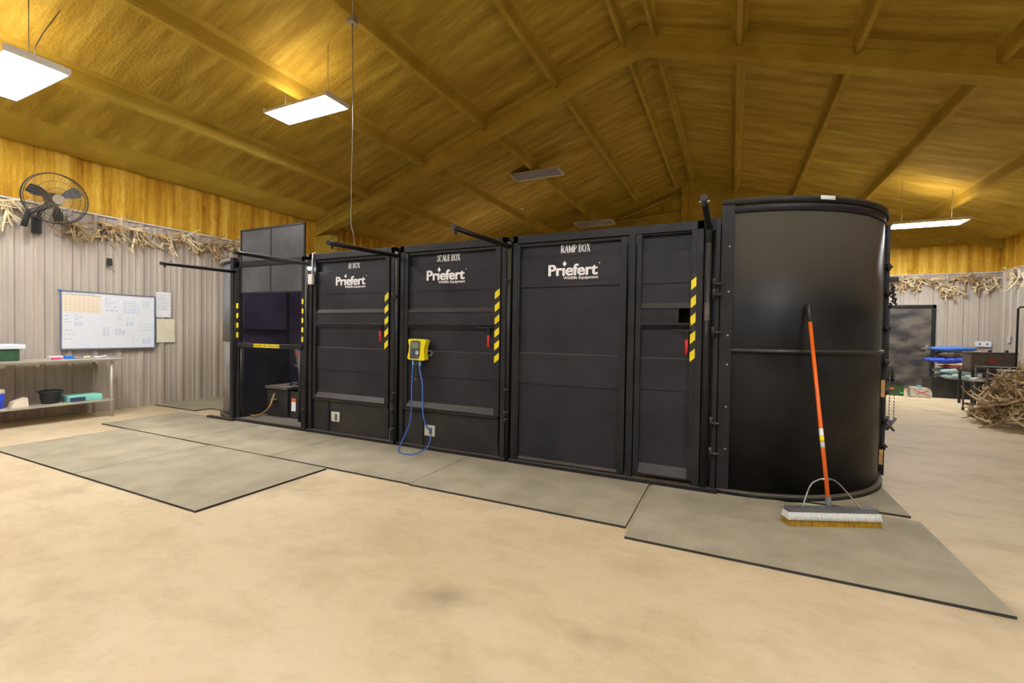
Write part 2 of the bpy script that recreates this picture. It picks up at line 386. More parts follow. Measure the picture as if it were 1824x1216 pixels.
# ------------------------------------------------------------------ light fixtures
def highbay(name, x0, x1, y0, y1, z, lit, label, lm='lamp_on'):
    x, y = (x0+x1)/2, (y0+y1)/2; lx, ly = (x1-x0)/2, (y1-y0)/2
    t = thing(name, (x, y, z), label, 'light')
    A = MB(); h = .06
    # folded housing: sloping sides, open downwards
    for sg in (-1, 1):
        A.prism([(y+sg*ly, z), (y+sg*(ly-.012), z), (y+sg*(ly-.06), z+h), (y+sg*(ly-.05), z+h)], x0, x1, lambda p, a: (a, p[0], p[1]))
        A.box(x+sg*lx-.012, x+sg*lx+.012, y0, y1, z, z+h)
    A.box(x0, x1, y0+.05, y1-.05, z+h-.006, z+h+.01)
    A.build('housing', 'fixture_white', t)
    A = MB(); n = 4 if ly > .15 else 2; st = 2*(ly-.03)/n
    for i in range(n-1):
        yy = y-ly+.03+st*(i+1)
        A.prism([(yy-.022, z+h-.012), (yy, z+.012), (yy+.022, z+h-.012)], x0+.02, x1-.02, lambda p, a: (a, p[0], p[1]))
    A.build('reflector', 'fixture_reflector', t)
    for i in range(n):
        yy = y-ly+.03+st*(i+.5)
        MB().tube([(x0+.03, yy, z+.022), (x1-.03, yy, z+.022)], .019, n=6).build('lamp_tube', lm if lit else 'lamp_off', t)
    if lit: B(x0+.25, x1-.25, y-ly*.5, y+ly*.5, z+h+.011, z+h+.016).build('top_slot', 'uplight', t)
    A = MB()
    for sx in (-.42, .42): A.tube([(x+sx, y, z+h+.01), (x+sx, y, roof_z(x+sx)+.02)], .004, n=5)
    split_build(A, 'hanger_wire', 'wire_grey', t)
    return t
highbay('high_bay_light', -6.03, -4.83, 4.30, 4.72, 4.38, True, 'lit fluorescent high bay light hanging above the open bay')
highbay('high_bay_light', -7.36, -6.10, 1.76, 2.24, 3.86, True, 'lit fluorescent high bay light nearest the upper left corner of the photo')
highbay('high_bay_light', -4.90, -3.70, 9.93, 10.40, 5.12, False, 'unlit tube light hanging under the roof beyond the roof beam')
highbay('high_bay_light', -4.62, -3.45, 14.02, 14.60, 4.85, False, 'unlit tube light farthest away, just above the ramp box')
highbay('high_bay_light', 3.10, 4.36, 12.50, 13.05, 3.80, True, 'lit tube light at the far right behind the curved black panel', 'lamp_on_new')
for i, (x, y, z) in enumerate(((-5.4, -2.2, 4.4), (-1.2, -.6, 4.9), (3.2, -2.2, 4.4), (2.6, 1.4, 4.4), (-1.4, -4.2, 4.9))):
    highbay('high_bay_light', x-.6, x+.6, y-.2, y+.2, z, True, ['lit high bay light at the left rear of the room', 'lit high bay light over the middle of the open floor', 'lit high bay light at the right rear of the room', 'lit high bay light over the right side of the floor', 'lit high bay light by the front wall'][i])
# junction box and dropped cable
t = thing('drop_cord', (-4.36, 4.3, 5.18), 'thin grey drop cord hanging from a junction box on the ceiling purlin', 'cord')
B(-4.41, -4.31, 4.25, 4.35, 5.16, 5.26, bev=.01).build('junction_box', 'wire_grey', t)
pts = [(-4.36, 4.3, 5.16), (-4.36, 4.31, 4.6), (-4.355, 4.32, 3.9), (-4.37, 4.32, 3.3), (-4.385, 4.33, 2.85), (-4.39, 4.34, 2.66), (-4.36, 4.36, 2.52), (-4.37, 4.4, 2.2)]
MB().tube(pts, .006, n=5).build('cord', 'wire_grey', t)
MB().tube([(-4.36, 4.3, 5.2), (-4.15, 4.1, 5.3), (-3.9, 3.7, 5.42)], .008, n=5).build('supply_cable', 'wire_grey', t)
cx = MB().tube([(-6.55, 2.1, 3.95), (-6.53, 2.12, 4.2), (-6.6, 2.2, 4.4), (-6.5, 2.3, 4.67)], .006, n=5).build('power_cable', 'wire_grey')
tag(cx, 'thin power cable dropping to the light in the upper left corner', 'cable')
o = MB().lathe([(.02, 0), (.05, .02), (.05, .04), (.02, .06)], (-5.62, 12.2, 4.95), 14).build('smoke_detector', 'fixture_white'); tag(o, 'small pale round detector on a purlin left of the far lights', 'detector')
A = MB(); pp = [(-4.86+.05*math.cos(a), 10.2, 4.72+.06*math.sin(a)) for a in [i*PI/8 for i in range(17)]]
o = A.tube(pp, .006, n=5).tube([(-4.86, 10.2, 4.78), (-4.86, 10.2, 5.13)], .003, n=4).build('pull_ring', 'wire_grey'); tag(o, 'grey pull ring dangling below the unlit light beyond the beam', 'ring')

# ------------------------------------------------------------------ rubber mats
MT = .016
def rmat(x0, x1, y0, y1, label, z=0, grp=None, rot=0):
    A = B(x0, x1, y0, y1, z, z+MT)
    A.bm.faces.ensure_lookup_table()
    for f in A.bm.faces: f.normal_update(); f.material_index = 0 if abs(f.normal.z) > .5 else 1
    o = A.build('rubber_mat', ['mat_rubber', 'mat_edge']); o.rotation_euler.z = rot
    return tag(o, label, 'floor mat', grp)
rmat(-7.02, -5.243, 1.935, 3.10, 'grey rubber mat at the left end of the front pair')
rmat(-5.237, -3.43, 1.935, 3.11, 'grey rubber mat whose corner points at the camera, right one of the front pair')
rmat(-7.66, -5.80, 3.125, 4.14, 'grey rubber mat in front of the open bay, left end')
rmat(-5.794, -4.285, 3.13, 4.13, 'grey rubber mat in front of the box lettered AI BOX')
rmat(-4.279, -2.47, 3.135, 4.12, 'grey rubber mat under the loop of blue cable')
rmat(-2.464, -.625, 3.12, 4.12, 'grey rubber mat in front of the ramp box')
rmat(-8.80, -7.665, 3.9+.42, 5.8, 'grey rubber mat by the left wall beyond the bench')
rmat(-7.655, -6.1, 4.56, 6.2, 'grey rubber mat under the left curved panel', 0)
rmat(-.60, 1.245, 2.965, 4.19, 'large grey rubber mat under the push broom', .0, None, .003)
rmat(-.02, 1.22, 4.29, 5.50, 'grey rubber mat showing behind the broom under the curved panel')

# ------------------------------------------------------------------ handling boxes
D = 4.16; YR = 4.95
def leaf_panel(x0, x1, prof, parent, name, m_='black_panel'):
    return MB().strip([(z, y) for z, y in prof], x0, x1, .02, XZ).build(name, m_, parent)
PROF_BOX = [(2.185, 4.168), (2.185, 4.192), (2.066, 4.194), (2.056, 4.164), (1.775, 4.164), (1.77, 4.17), (1.585, 4.17), (1.54, 4.138), (1.536, 4.138), (1.535, 4.146), (1.41, 4.142), (1.408, 4.128), (1.40, 4.128), (1.335, 4.174), (1.112, 4.176), (1.104, 4.158), (.824, 4.158), (.82, 4.166), (.535, 4.166), (.475, 4.128), (.462, 4.128), (.46, 4.14)]
PROF_LOW = [(.455, 4.128), (.44, 4.128), (.43, 4.158), (.05, 4.158), (.045, 4.13), (.03, 4.13)]
PROF_RAMP = [(2.185, 4.168), (2.185, 4.19), (2.066, 4.192), (2.056, 4.162), (1.778, 4.162), (1.77, 4.174), (1.132, 4.174), (1.122, 4.156), (.824, 4.156), (.818, 4.168), (.085, 4.17), (.065, 4.14), (.06, 4.14)]
PROF_RB = [(2.2, 4.168), (2.2, 4.19), (2.066, 4.192), (2.056, 4.166), (1.778, 4.166), (1.77, 4.172), (1.605, 4.172), (1.562, 4.138), (1.556, 4.138), (1.554, 4.15)]
PROF_RB2 = [(1.43, 4.15), (1.428, 4.128), (1.415, 4.128), (1.368, 4.172), (1.126, 4.174), (1.118, 4.164), (.84, 4.164), (.834, 4.17), (.18, 4.172), (.10, 4.135), (.085, 4.135)]

# ribbon lettering with serifs for the box names
def ribbon(A, pts, w, fn, t=.0015):
    for (x0, z0), (x1, z1) in zip(pts, pts[1:]):
        d = Vector((x1-x0, z1-z0)); l = d.length
        if l < 1e-9: continue
        n = Vector((-d.y, d.x))/l*w/2; e = d/l*w*.12
        q = [(x0-e.x+n.x, z0-e.y+n.y), (x0-e.x-n.x, z0-e.y-n.y), (x1+e.x-n.x, z1+e.y-n.y), (x1+e.x+n.x, z1+e.y+n.y)]
        A.prism(q, 0, t, fn)
def arc(cx, cz, rx, rz, a0, a1, n=10): return [(cx+rx*math.cos(math.radians(a0+(a1-a0)*i/n)), cz+rz*math.sin(math.radians(a0+(a1-a0)*i/n))) for i in range(n+1)]
H, T_ = .17, .07   # thick and thin stroke, glyph height 1
def ser(x, z, w=.26): return ([(x-w/2, z), (x+w/2, z)], .06)
GL = {
 'R': (.78, [([(.18, 0), (.18, 1)], H), ([(.18, .97), (.42, .97)]+arc(.42, .74, .2, .23, 90, -90)+[(.18, .51)], .12), ([(.40, .5), (.70, .02)], H), ser(.18, 0), ser(.12, .98, .2), ser(.70, 0, .22)]),
 'A': (.82, [([(.12, 0), (.42, .98)], T_), ([(.42, 1), (.70, 0)], H), ([(.22, .33), (.62, .33)], T_), ser(.12, 0, .24), ser(.70, 0, .26)]),
 'M': (1.02, [([(.14, 0), (.14, .98)], T_), ([(.14, .98), (.48, .05)], H), ([(.48, .05), (.84, .98)], T_), ([(.84, 0), (.84, 1)], H), ser(.14, 0, .24), ser(.10, .98, .2), ser(.84, 0), ser(.88, .98, .2)]),
 'P': (.70, [([(.18, 0), (.18, 1)], H), ([(.18, .97), (.40, .97)]+arc(.40, .71, .2, .26, 90, -90)+[(.18, .45)], .12), ser(.18, 0), ser(.12, .98, .2)]),
 'B': (.76, [([(.18, 0), (.18, 1)], H), ([(.18, .97), (.40, .97)]+arc(.40, .755, .18, .215, 90, -90)+[(.18, .54)], .12), ([(.18, .53), (.42, .53)]+arc(.42, .28, .21, .25, 90, -90)+[(.18, .03)], .12), ser(.12, .98, .2), ser(.12, .02, .2)]),
 'O': (.84, [(arc(.40, .5, .30, .47, 0, 360, 20), .14)]),
 'X': (.82, [([(.16, 1), (.66, 0)], H), ([(.66, 1), (.14, 0)], T_), ser(.16, .98), ser(.66, .98, .22), ser(.14, 0, .22), ser(.66, 0)]),
 'S': (.62, [([(.50, .72), (.50, .86)]+arc(.30, .77, .19, .2, 40, 270, 10), .12), (arc(.28, .27, .21, .25, 80, -140, 12)+[(.09, .28)], .14)]),
 'C': (.76, [([(.66, .64), (.66, .92)], T_), (arc(.40, .5, .29, .46, 50, 310, 16), .13)]),
 'L': (.68, [([(.18, 0), (.18, 1)], H), ([(.1, .03), (.60, .03), (.60, .26)], T_), ser(.18, .98)]),
 'E': (.72, [([(.18, 0), (.18, 1)], H), ([(.1, .97), (.58, .97), (.58, .78)], T_), ([(.18, .52), (.46, .52)], T_), ([(.46, .4), (.46, .64)], .05), ([(.1, .03), (.62, .03), (.62, .25)], T_)]),
 'I': (.38, [([(.18, 0), (.18, 1)], H), ser(.18, 0), ser(.18, .98)]), ' ': (.36, []),
}
def serif_text(txt, x, z, h, w, y, parent):
    tot = sum(GL[c][0] for c in txt); sx = w/tot; A = MB(); cx_ = x
    for c in txt:
        adv, st = GL[c]
        for pts, wd in st:
            ribbon(A, [(cx_+px*sx, z+pz*h) for px, pz in pts], wd*h*1.0, lambda p, a: (p[0], y-a, p[1]))
        cx_ += adv*sx
    o = A.build('name_lettering', 'white_letter', parent); o['label'] = 'white serif lettering reading '+txt
def text_mesh(body, size, offset):
    cu = bpy.data.curves.new('t', 'FONT'); cu.body = body; cu.size = size; cu.offset = offset; cu.extrude = .0008; cu.space_character = 1.0
    o = bpy.data.objects.new('t', cu); COL.objects.link(o)
    dg = bpy.context.evaluated_depsgraph_get(); dg.update()
    me = bpy.data.meshes.new_from_object(o.evaluated_get(dg)); bpy.data.objects.remove(o); bpy.data.curves.remove(cu)
    vs = [v.co.copy() for v in me.vertices]; fs = [tuple(p.vertices) for p in me.polygons]; bpy.data.meshes.remove(me)
    return vs, fs
def fit_text(A, body, offset, x0, x1, z0, z1, y):
    vs, fs = text_mesh(body, 1.0, offset)
    ax, bx_ = min(v.x for v in vs), max(v.x for v in vs); az, bz = min(v.y for v in vs), max(v.y for v in vs)
    A.mesh([(x0+(v.x-ax)/(bx_-ax)*(x1-x0), y-v.z, z0+(v.y-az)/(bz-az)*(z1-z0)) for v in vs], fs)
def maker_logo(x0, z0, w, parent, y=4.160):
    # height .145*... : heavy rounded lettering, a diamond over the i, small line beneath
    A = MB(); h = w*.215
    for sh in (-.006, .006): fit_text(A, 'Pr\u0131efert', .018, x0+w*(.006+sh), x0+w*(.949+sh), z0+w*.085, z0+w*.085+h, y-.0002*(sh > 0))
    cx_, cz = x0+w*.323, z0+w*.085+h*1.02; r = h*.22
    A.prism([(cx_, cz+r*1.25), (cx_-r*.85, cz), (cx_, cz-r), (cx_+r*.85, cz)], 0, .001, lambda p, a: (p[0], y-a, p[1]))
    A.prism([(x0+w*.985+.006*math.cos(a), z0+w*.085+h*.97+.006*math.sin(a)) for a in [i*PI/4 for i in range(8)]], 0, .001, lambda p, a: (p[0], y-a, p[1]))
    fit_text(A, 'Wildlife Equipment', .014, x0+w*.30, x0+w*.965, z0, z0+w*.075, y)
    o = A.build('maker_logo', 'white_letter', parent); o['label'] = 'white maker lettering with a diamond over the i'

def tape(parent, x0, x1, z0, z1, y, n, slant=True, name='hazard_tape'):
    A = MB(); A.mi = 1; A.box(x0, x1, y-.002, y+.001, z0, z1); A.mi = 0; st = (z1-z0)/n
    for i in range(n):
        a = z0+st*i+st*.22; b = a+st*.52; k = st*.16 if slant else 0
        A.prism([(x0, a-k), (x1, a+k), (x1, min(z1, b+k)), (x0, b-k)], 0, .0015, lambda p, q: (p[0], y-.002-q, p[1]))
    o = A.build(name, ['yellow', 'black_tape'], parent); o['label'] = 'yellow and black hazard tape'; return o
def latch(parent, x, z, y):
    # pull rod with its red grip
    MB().tube([(x-.13, y-.02, z+.005), (x-.02, y-.02, z), (x+.02, y-.03, z), (x+.05, y, z)], .007, n=6).box(x-.012, x+.012, y-.03, y, z-.08, z+.008).build('latch_rod', 'pipe_black', parent)
    o = MB().tube([(x, y-.025, z-.075), (x, y-.025, z-.20)], .014, n=8).build('latch_grip', 'red', parent); o['label'] = 'red rubber grip'
def arm(parent, x, ytip, zp, zt, pole=True):
    o = MB().tube([(x, 4.13, zp), (x, ytip+.06, zt), (x, ytip, zt)], [.024, .022, .024], n=10).tube([(x, ytip+.05, zt-.005), (x, ytip+.05, zt-.05)], .012, n=6).box(x-.006, x+.006, ytip+.1, ytip+.13, zt-.005, zt+.03).build('swing_arm', 'pipe_black', parent)
    if pole:
        MB().tube([(x, 4.125, .06), (x, 4.125, zp+.05)], .021, n=10).build('pivot_pole', 'pipe_black', parent)
def hinge_bits(parent, x, y, zs):
    A = MB()
    for z in zs: A.tube([(x-.03, y, z), (x+.03, y, z)], .012, n=6).tube([(x, y-.02, z-.05), (x, y-.02, z+.01)], .009, n=6)
    split_build(A, 'latch_bolt', 'pipe_black', parent)

def module_frame(t, x0, x1, h=2.29, sill=True, wst=.055, yb=YR):
    A = MB(); y0 = D-.03
    A.box(x0, x0+wst, y0, y0+.06, .03, h, bev=.004).box(x1-wst, x1, y0, y0+.06, .03, h, bev=.004)
    A.box(x0, x1, y0, y0+.06, h-.075, h, bev=.004)
    A.box(x0, x0+wst, yb-.05, yb, .03, h).box(x1-wst, x1, yb-.05, yb, .03, h).box(x0, x1, yb-.05, yb, h-.06, h)
    A.box(x0, x0+.04, y0+.05, yb-.04, h-.05, h).box(x1-.04, x1, y0+.05, yb-.04, h-.05, h)
    A.build('steel_frame', 'black_steel', t)
    A = MB(); A.box(x0-.02, x1+.02, D-.055, D+.03, MT, .05, bev=.004).box(x0, x1, yb-.06, yb, 0, .05).box(x0, x0+.05, D, yb, 0, .05).box(x1-.05, x1, D, yb, 0, .05)
    A.build('skid', 'black_steel', t)
def walls(t, x0, x1, h=2.24, yb=YR, m_='black_panel'):
    MB().box(x0, x0+.012, D+.035, yb-.05, .05, h).build('side_panel', m_, t)
    MB().box(x1-.012, x1, D+.035, yb-.05, .05, h).build('side_panel', m_, t)
    MB().box(x0+.013, x1-.013, yb-.045, yb-.03, .05, h).build('back_panel', m_, t)

def door_leaf(t, x0, x1, prof, tape_x=None, tz=None, n=5, name='door'):
    d = leaf_panel(x0+.045, x1-.05, prof, t, name)
    zt, zb = prof[0][0], prof[-1][0]
    A = MB(); A.box(x0, x0+.045, 4.135, 4.185, zb, zt+.02, bev=.003).box(x1-.06, x1, 4.135, 4.185, zb, zt+.02, bev=.003).box(x0+.04, x1-.05, 4.155, 4.185, zt, zt+.022)
    A.build('leaf_stile', 'black_steel', d)
    if tape_x: tape(d, tape_x[0], tape_x[1], tz[0], tz[1], 4.134, n)
    return d

# AI box
def holes(parent, xs, z, y):
    A = MB()
    for x in xs: A.prism([(x+.010*math.cos(i*PI/5), z+.010*math.sin(i*PI/5)) for i in range(10)], 0, .002, lambda p, a: (p[0], y-a, p[1]))
    split_build(A, 'slot_hole', 'dark_void', parent)
def wall_outlet(parent, x0, x1, z0, z1, y):
    o = B(x0, x1, y-.012, y, z0, z1, bev=.003).build('outlet', 'outlet_plate', parent); o['label'] = 'pale outlet plate'
    B((x0+x1)/2-.005, (x0+x1)/2+.035, y-.016, y-.011, z0+.02, z1-.025, bev=.002).build('socket', 'screen_grey', o)

t = thing('handling_box', (-4.2, 4.5, MT), 'black steel animal handling box lettered AI BOX', 'livestock box')
module_frame(t, -4.90, -3.50); walls(t, -4.89, -3.51)
d = door_leaf(t, -4.82, -3.585, PROF_BOX, (-3.645, -3.59), (1.10, 1.79), 5)
serif_text('AI BOX', -4.285, 2.086, .064, .20, 4.189, d)
maker_logo(-4.455, 1.835, .505, d)
latch(d, -3.70, 1.40, 4.15)
holes(d, (-4.73, -3.68), 1.47, 4.141)
lo = leaf_panel(-4.82, -3.60, PROF_LOW, t, 'lower_panel', 'dusty_panel')
B(-4.555, -4.545, 4.145, 4.16, .05, .43).build('panel_edge', 'black_steel', lo)
wall_outlet(lo, -4.50, -4.365, .185, .305, 4.157)
arm(t, -4.93, 3.18, 2.17, 2.16); arm(t, -3.46, 3.13, 2.18, 2.15)
hinge_bits(t, -3.49, 4.11, (1.75, .55, .42, .2)); hinge_bits(t, -4.93, 4.09, (.62, .3))
# LED lamp with its cord on the box corner
l = thing('clamp_lamp', (-4.84, 4.1, 2.05), 'small bright white lamp with a cord at the corner of the AI box', 'lamp')
MB().lathe([(.010, -.02), (.022, -.01), (.024, .0), (.022, .012), (.01, .02)], (-4.835, 4.085, 2.10), 12).build('lamp_bulb', 'led_white', l)
B(-4.87, -4.80, 4.09, 4.13, 1.90, 2.03, bev=.006).build('control_box', 'fixture_white', l)
MB().tube([(-4.80, 4.1, 1.98), (-4.79, 4.09, 2.1), (-4.80, 4.1, 2.2), (-4.815, 4.12, 2.295), (-4.84, 4.18, 2.31)], .008, n=6).build('cord', 'fixture_white', l)

# scale box
t = thing('handling_box', (-2.74, 4.5, MT), 'black steel animal handling box lettered SCALE BOX', 'livestock box')
module_frame(t, -3.42, -2.065); walls(t, -3.41, -2.075)
d = door_leaf(t, -3.36, -2.135, PROF_BOX, (-2.195, -2.14), (1.0, 1.79), 6)
serif_text('SCALE BOX', -2.955, 2.098, .072, .30, 4.189, d)
maker_logo(-3.075, 1.845, .52, d)
latch(d, -2.26, 1.37, 4.15); holes(d, (-3.28, -2.24), 1.47, 4.141)
lo = leaf_panel(-3.36, -2.15, PROF_LOW, t, 'lower_panel', 'dusty_panel')
B(-3.095, -3.085, 4.145, 4.16, .05, .43).build('panel_edge', 'black_steel', lo)
wall_outlet(lo, -3.07, -2.93, .165, .285, 4.157)
arm(t, -2.03, 3.08, 2.19, 2.16)
hinge_bits(t, -2.04, 4.11, (1.85, .75, .52, .45)); hinge_bits(t, -3.45, 4.09, (1.72, .62))

# ramp box
t = thing('handling_box', (-1.05, 4.5, MT), 'long black steel animal handling box lettered RAMP BOX', 'livestock box')
module_frame(t, -1.995, -.225); walls(t, -1.985, -.235)
B(-.845, -.785, 4.13, 4.19, .05, 2.22, bev=.004).build('mullion', 'black_steel', t)
d = door_leaf(t, -1.965, -.86, PROF_RAMP, name='ramp_door')
serif_text('RAMP BOX', -1.51, 2.104, .075, .295, 4.189, d)
maker_logo(-1.625, 1.835, .515, d)
d = door_leaf(t, -.775, -.262, PROF_RB, name='ramp_side_door')
leaf_panel(-.73, -.312, PROF_RB2, d, 'lower_leaf')
B(-.775, -.73, 4.135, 4.185, .09, 1.56).build('leaf_stile', 'black_steel', d); B(-.322, -.262, 4.135, 4.185, .09, 1.56).build('leaf_stile', 'black_steel', d)
sl = B(-.735, -.455, 4.148, 4.156, 1.43, 1.555).build('sliding_cover', 'black_steel', d)
B(-.455, -.415, 4.152, 4.160, 1.43, 1.555).build('cover_end', 'black_steel', sl)
holes(sl, (-.71, -.465), 1.47, 4.147)
B(-.73, -.31, 4.30, 4.31, 1.3, 1.7).build('slot_back', 'dark_void', d)
tape(d, -.318, -.264, 1.09, 1.85, 4.134, 5); latch(d, -.345, 1.365, 4.15)
A = MB().box(-.215, -.165, 4.12, 4.17, .03, 2.29, bev=.004).box(-.135, -.10, 4.13, 4.20, .03, 2.3, bev=.004).box(-.22, -.10, 4.15, 4.20, 2.2, 2.29).box(-.22, -.08, D-.05, D+.03, MT, .05); A.build('end_post', 'black_steel', t)
MB().box(-.23, -.08, 4.21, 4.225, .04, 2.27).build('end_plate', 'black_panel', t)
arm(t, -.19, 3.36, 2.22, 2.26)
MB().tube([(-.19, 4.13, 2.1), (-.19, 4.12, 2.32)], .03, n=10).build('pivot_collar', 'pipe_black', t)
MB().tube([(-.225, 3.42, 2.25), (-.155, 3.42, 2.25)], .01, n=6).build('arm_pin', 'steel', t)
A = MB()
for z in (.6, .35, 1.75, 1.35, 1.66): A.tube([(-.14, 4.10, z), (-.07, 4.10, z)], .013, n=7).tube([(-.14, 4.11, z-.04), (-.14, 4.11, z+.05)], .015, n=7)
split_build(A, 'hinge', 'pipe_black', t)
B(-.207, -.173, 4.095, 4.12, 1.45, 1.60).build('pole_sleeve', 'trunk_brown', t)

# open bay with the raised sliding door
t = thing('handling_box', (-5.66, 4.5, MT), 'open black steel handling bay with raised door at the left end of the row', 'livestock box')
module_frame(t, -6.35, -4.97, 2.27, wst=.06)
sp = MB().box(-6.29, -6.278, D+.035, YR-.05, .05, 1.12).build('side_panel', 'black_panel', t)
ip = MB()
for z0, z1, yy in ((1.12, 1.33, 0), (1.33, 1.625, .004), (1.62, 2.24, -.0)): ip.box(-6.29+yy, -6.275+yy, D+.035, YR-.045, z0, z1)
ip.box(-6.29, -6.245, D+.035, YR-.05, 1.318, 1.342); ip.build('side_panel_upper', 'uv_lit_panel', t)
MB().box(-4.995, -4.98, D+.035, YR-.05, .05, 2.24).build('side_panel', 'black_panel', t)
MB().box(-6.27, -5.0, YR-.045, YR-.03, 1.1, 2.24).build('back_panel', 'uv_lit_panel', t)
MB().box(-6.27, -5.0, YR-.045, YR-.03, .05, 1.1).build('back_panel', 'black_panel', t)
B(-6.275, -6.245, YR-.075, YR-.045, .06, 2.2).build('corner_post', 'black_steel', t)
dr = B(-6.28, -5.0, D-.012, D-.004, 1.83, 2.70).build('sliding_door', 'clear_grey', t); dr['label'] = 'grey raised sliding door'
MB().box(-6.285, -6.26, D-.02, D+.004, 1.82, 2.71).box(-5.02, -4.995, D-.02, D+.004, 1.82, 2.71).box(-6.28, -5.0, D-.02, D+.004, 2.69, 2.715).box(-6.28, -5.0, D-.02, D+.004, 1.815, 1.835).box(-5.66, -5.64, D-.016, D-.004, 1.83, 2.7).build('door_edge', 'black_steel', dr)
rl = B(-6.30, -5.0, D-.05, D+.01, 1.065, 1.125, bev=.005).build('front_rail', 'black_steel', t)
q = B(-5.94, -5.42, D-.054, D-.0505, 1.072, 1.118).build('caution_tape', 'yellow', rl); q['label'] = 'yellow caution tape on the rail'
A = MB(); x = -5.92
for k in range(22):
    if k in (7, 11): x += .023; continue
    A.box(x, x+.012, D-.0555, D-.0542, 1.085, 1.105); x += .023
A.build('tape_lettering', 'black_tape', q)
tape(t, -6.345, -6.30, 1.17, 1.72, D-.033, 4, False); tape(t, -5.02, -4.985, 1.14, 1.75, D-.033, 5, False)
B(-6.33, -4.99, D-.05, YR-.05, .045, .06).build('floor_plate', 'dusty_panel', t)
A = MB().tube([(-6.25, D-.02, 1.05), (-6.25, D-.02, .12)], .014).tube([(-5.06, D-.02, 1.05), (-5.06, D-.02, .12)], .02)
split_build(A, 'guide_rod', 'pipe_black', t)
MB().box(-5.98, -5.0, 4.80, 4.84, .76, .79).build('rear_shelf_rail', 'trunk_brown', t)
MB().prism([(-5.62, 1.06), (-5.54, 1.06), (-5.42, .52), (-5.48, .52)], 4.50, 4.53, lambda p, a: (p[0], a, p[1])).build('slanted_bar', 'trunk_brown', t)
B(-5.5, -5.36, 4.42, 4.44, 1.0, 1.015).build('red_catch', 'red', t)
MB().tube([(-6.0, 4.28, 2.12), (-5.3, 4.28, 2.12)], .02, n=6).build('violet_lamp', 'violet_tube', t)
arm(t, -6.37, 3.18, 2.13, 2.12)
MB().box(-6.92, -6.33, D-.10, D-.04, MT, .045).box(-6.43, -6.36, D-.07, D+.02, .04, 2.33).build('end_upright', 'black_steel', t)
c = thing('step_box', (-5.9, 4.62, .06), 'dark box standing on the floor plate inside the open bay', 'box')
B(-6.13, -5.69, 4.45, 4.85, .062, .46, bev=.01).build('box_body', 'dusty_panel', c)
B(-6.15, -5.67, 4.43, 4.87, .46, .50, bev=.006).build('box_lid', 'trunk_brown', c)
MB().tube([(-5.85, 4.62, .50), (-5.80, 4.62, .54), (-5.70, 4.64, .53)], .02, n=7).build('lid_handle', 'black_plastic', c)
MB().lathe([(.05, 0), (.05, .012), (.03, .02)], (-5.95, 4.44, .30), 10).build('dial', 'cart_grey', c)
c = thing('warning_card', (-5.57, 4.46, .06), 'white and orange warning card on a dark stand inside the open bay', 'card')
B(-5.64, -5.46, 4.455, 4.47, .062, .44).build('backing', 'black_plastic', c)
B(-5.605, -5.52, 4.448, 4.454, .17, .30).build('card', 'paper_white', c); B(-5.605, -5.52, 4.448, 4.454, .30, .35).build('card_header', 'sticker_orange', c)
o = MB().tube([(-6.2, 4.25, .085), (-6.1, 4.24, .085), (-6.0, 4.26, .11), (-5.93, 4.3, .17), (-5.90, 4.34, .24), (-5.9, 4.40, .4)], .014, n=8).build('hose', 'hose'); tag(o, 'bent tan hose beside the dark box in the open bay', 'hose')

# ------------------------------------------------------------------ curved panels
def curved(name, cx_, cy, r, a0, a1, z0, z1, matn, parent, th=.012, n=40):
    A = MB(); P = []
    for i in range(n+1):
        a = math.radians(a0+(a1-a0)*i/n); P.append((math.cos(a), math.sin(a)))
    v = [[A.bm.verts.new((cx_+(r-k)*c, cy+(r-k)*s, z)) for c, s in P] for k, z in ((0, z0), (0, z1), (th, z1), (th, z0))]
    for q in range(4):
        for i in range(n): A._f([v[q][i], v[q][i+1], v[(q+1) % 4][i+1], v[(q+1) % 4][i]], q in (0, 2))
    A._f([v[q][0] for q in range(4)]); A._f([v[q][n] for q in range(4)])
    return A.build(name, matn, parent)
def arcp(cx_, cy, r, a0, a1, z, n=40): return [(cx_+r*math.cos(math.radians(a0+(a1-a0)*i/n)), cy+r*math.sin(math.radians(a0+(a1-a0)*i/n)), z) for i in range(n+1)]
t = thing('curved_panel', (.4, 5.0, MT), 'tall curved black sheet panel at the right end of the row', 'panel')
CX, CY, RR = -.0, 5.43, 1.25
curved('curved_sheet', CX, CY, RR, -94, 0, .05, 2.42, 'black_poly', t)
curved('top_rim', CX, CY, RR+.028, -94, 2, 2.40, 2.445, 'black_steel', t, .06)
curved('top_band', CX, CY, RR+.010, -94, 2, 2.335, 2.40, 'black_steel', t, .02)
curved('bottom_rim', CX, CY, RR+.035, -94, 1, MT, .055, 'dusty_panel', t, .07)
MB().tube(arcp(CX, CY, RR+.012, -92, -3, 1.205), .017, n=8).build('middle_rail', 'pipe_black', t)
fp = B(-.092, -.0, 4.155, 4.172, .05, 2.43).build('edge_flange', 'black_steel', t)
A = MB()
for z in (2.06, 1.69, 1.33, 1.09, .74, .39): A.lathe([(.009, 0), (.009, .006), (.004, .009)], (0, 0, 0), 8)
A = MB()
for z in (2.06, 1.69, 1.33, 1.09, .74, .39): A.tube([(-.03, 4.155, z), (-.03, 4.148, z)], .008, n=8)
split_build(A, 'rivet', 'steel', fp)
curved('white_label', CX, CY, RR+.031, -61.5, -56.0, 2.415, 2.447, 'white_plastic', t, .003, 4)
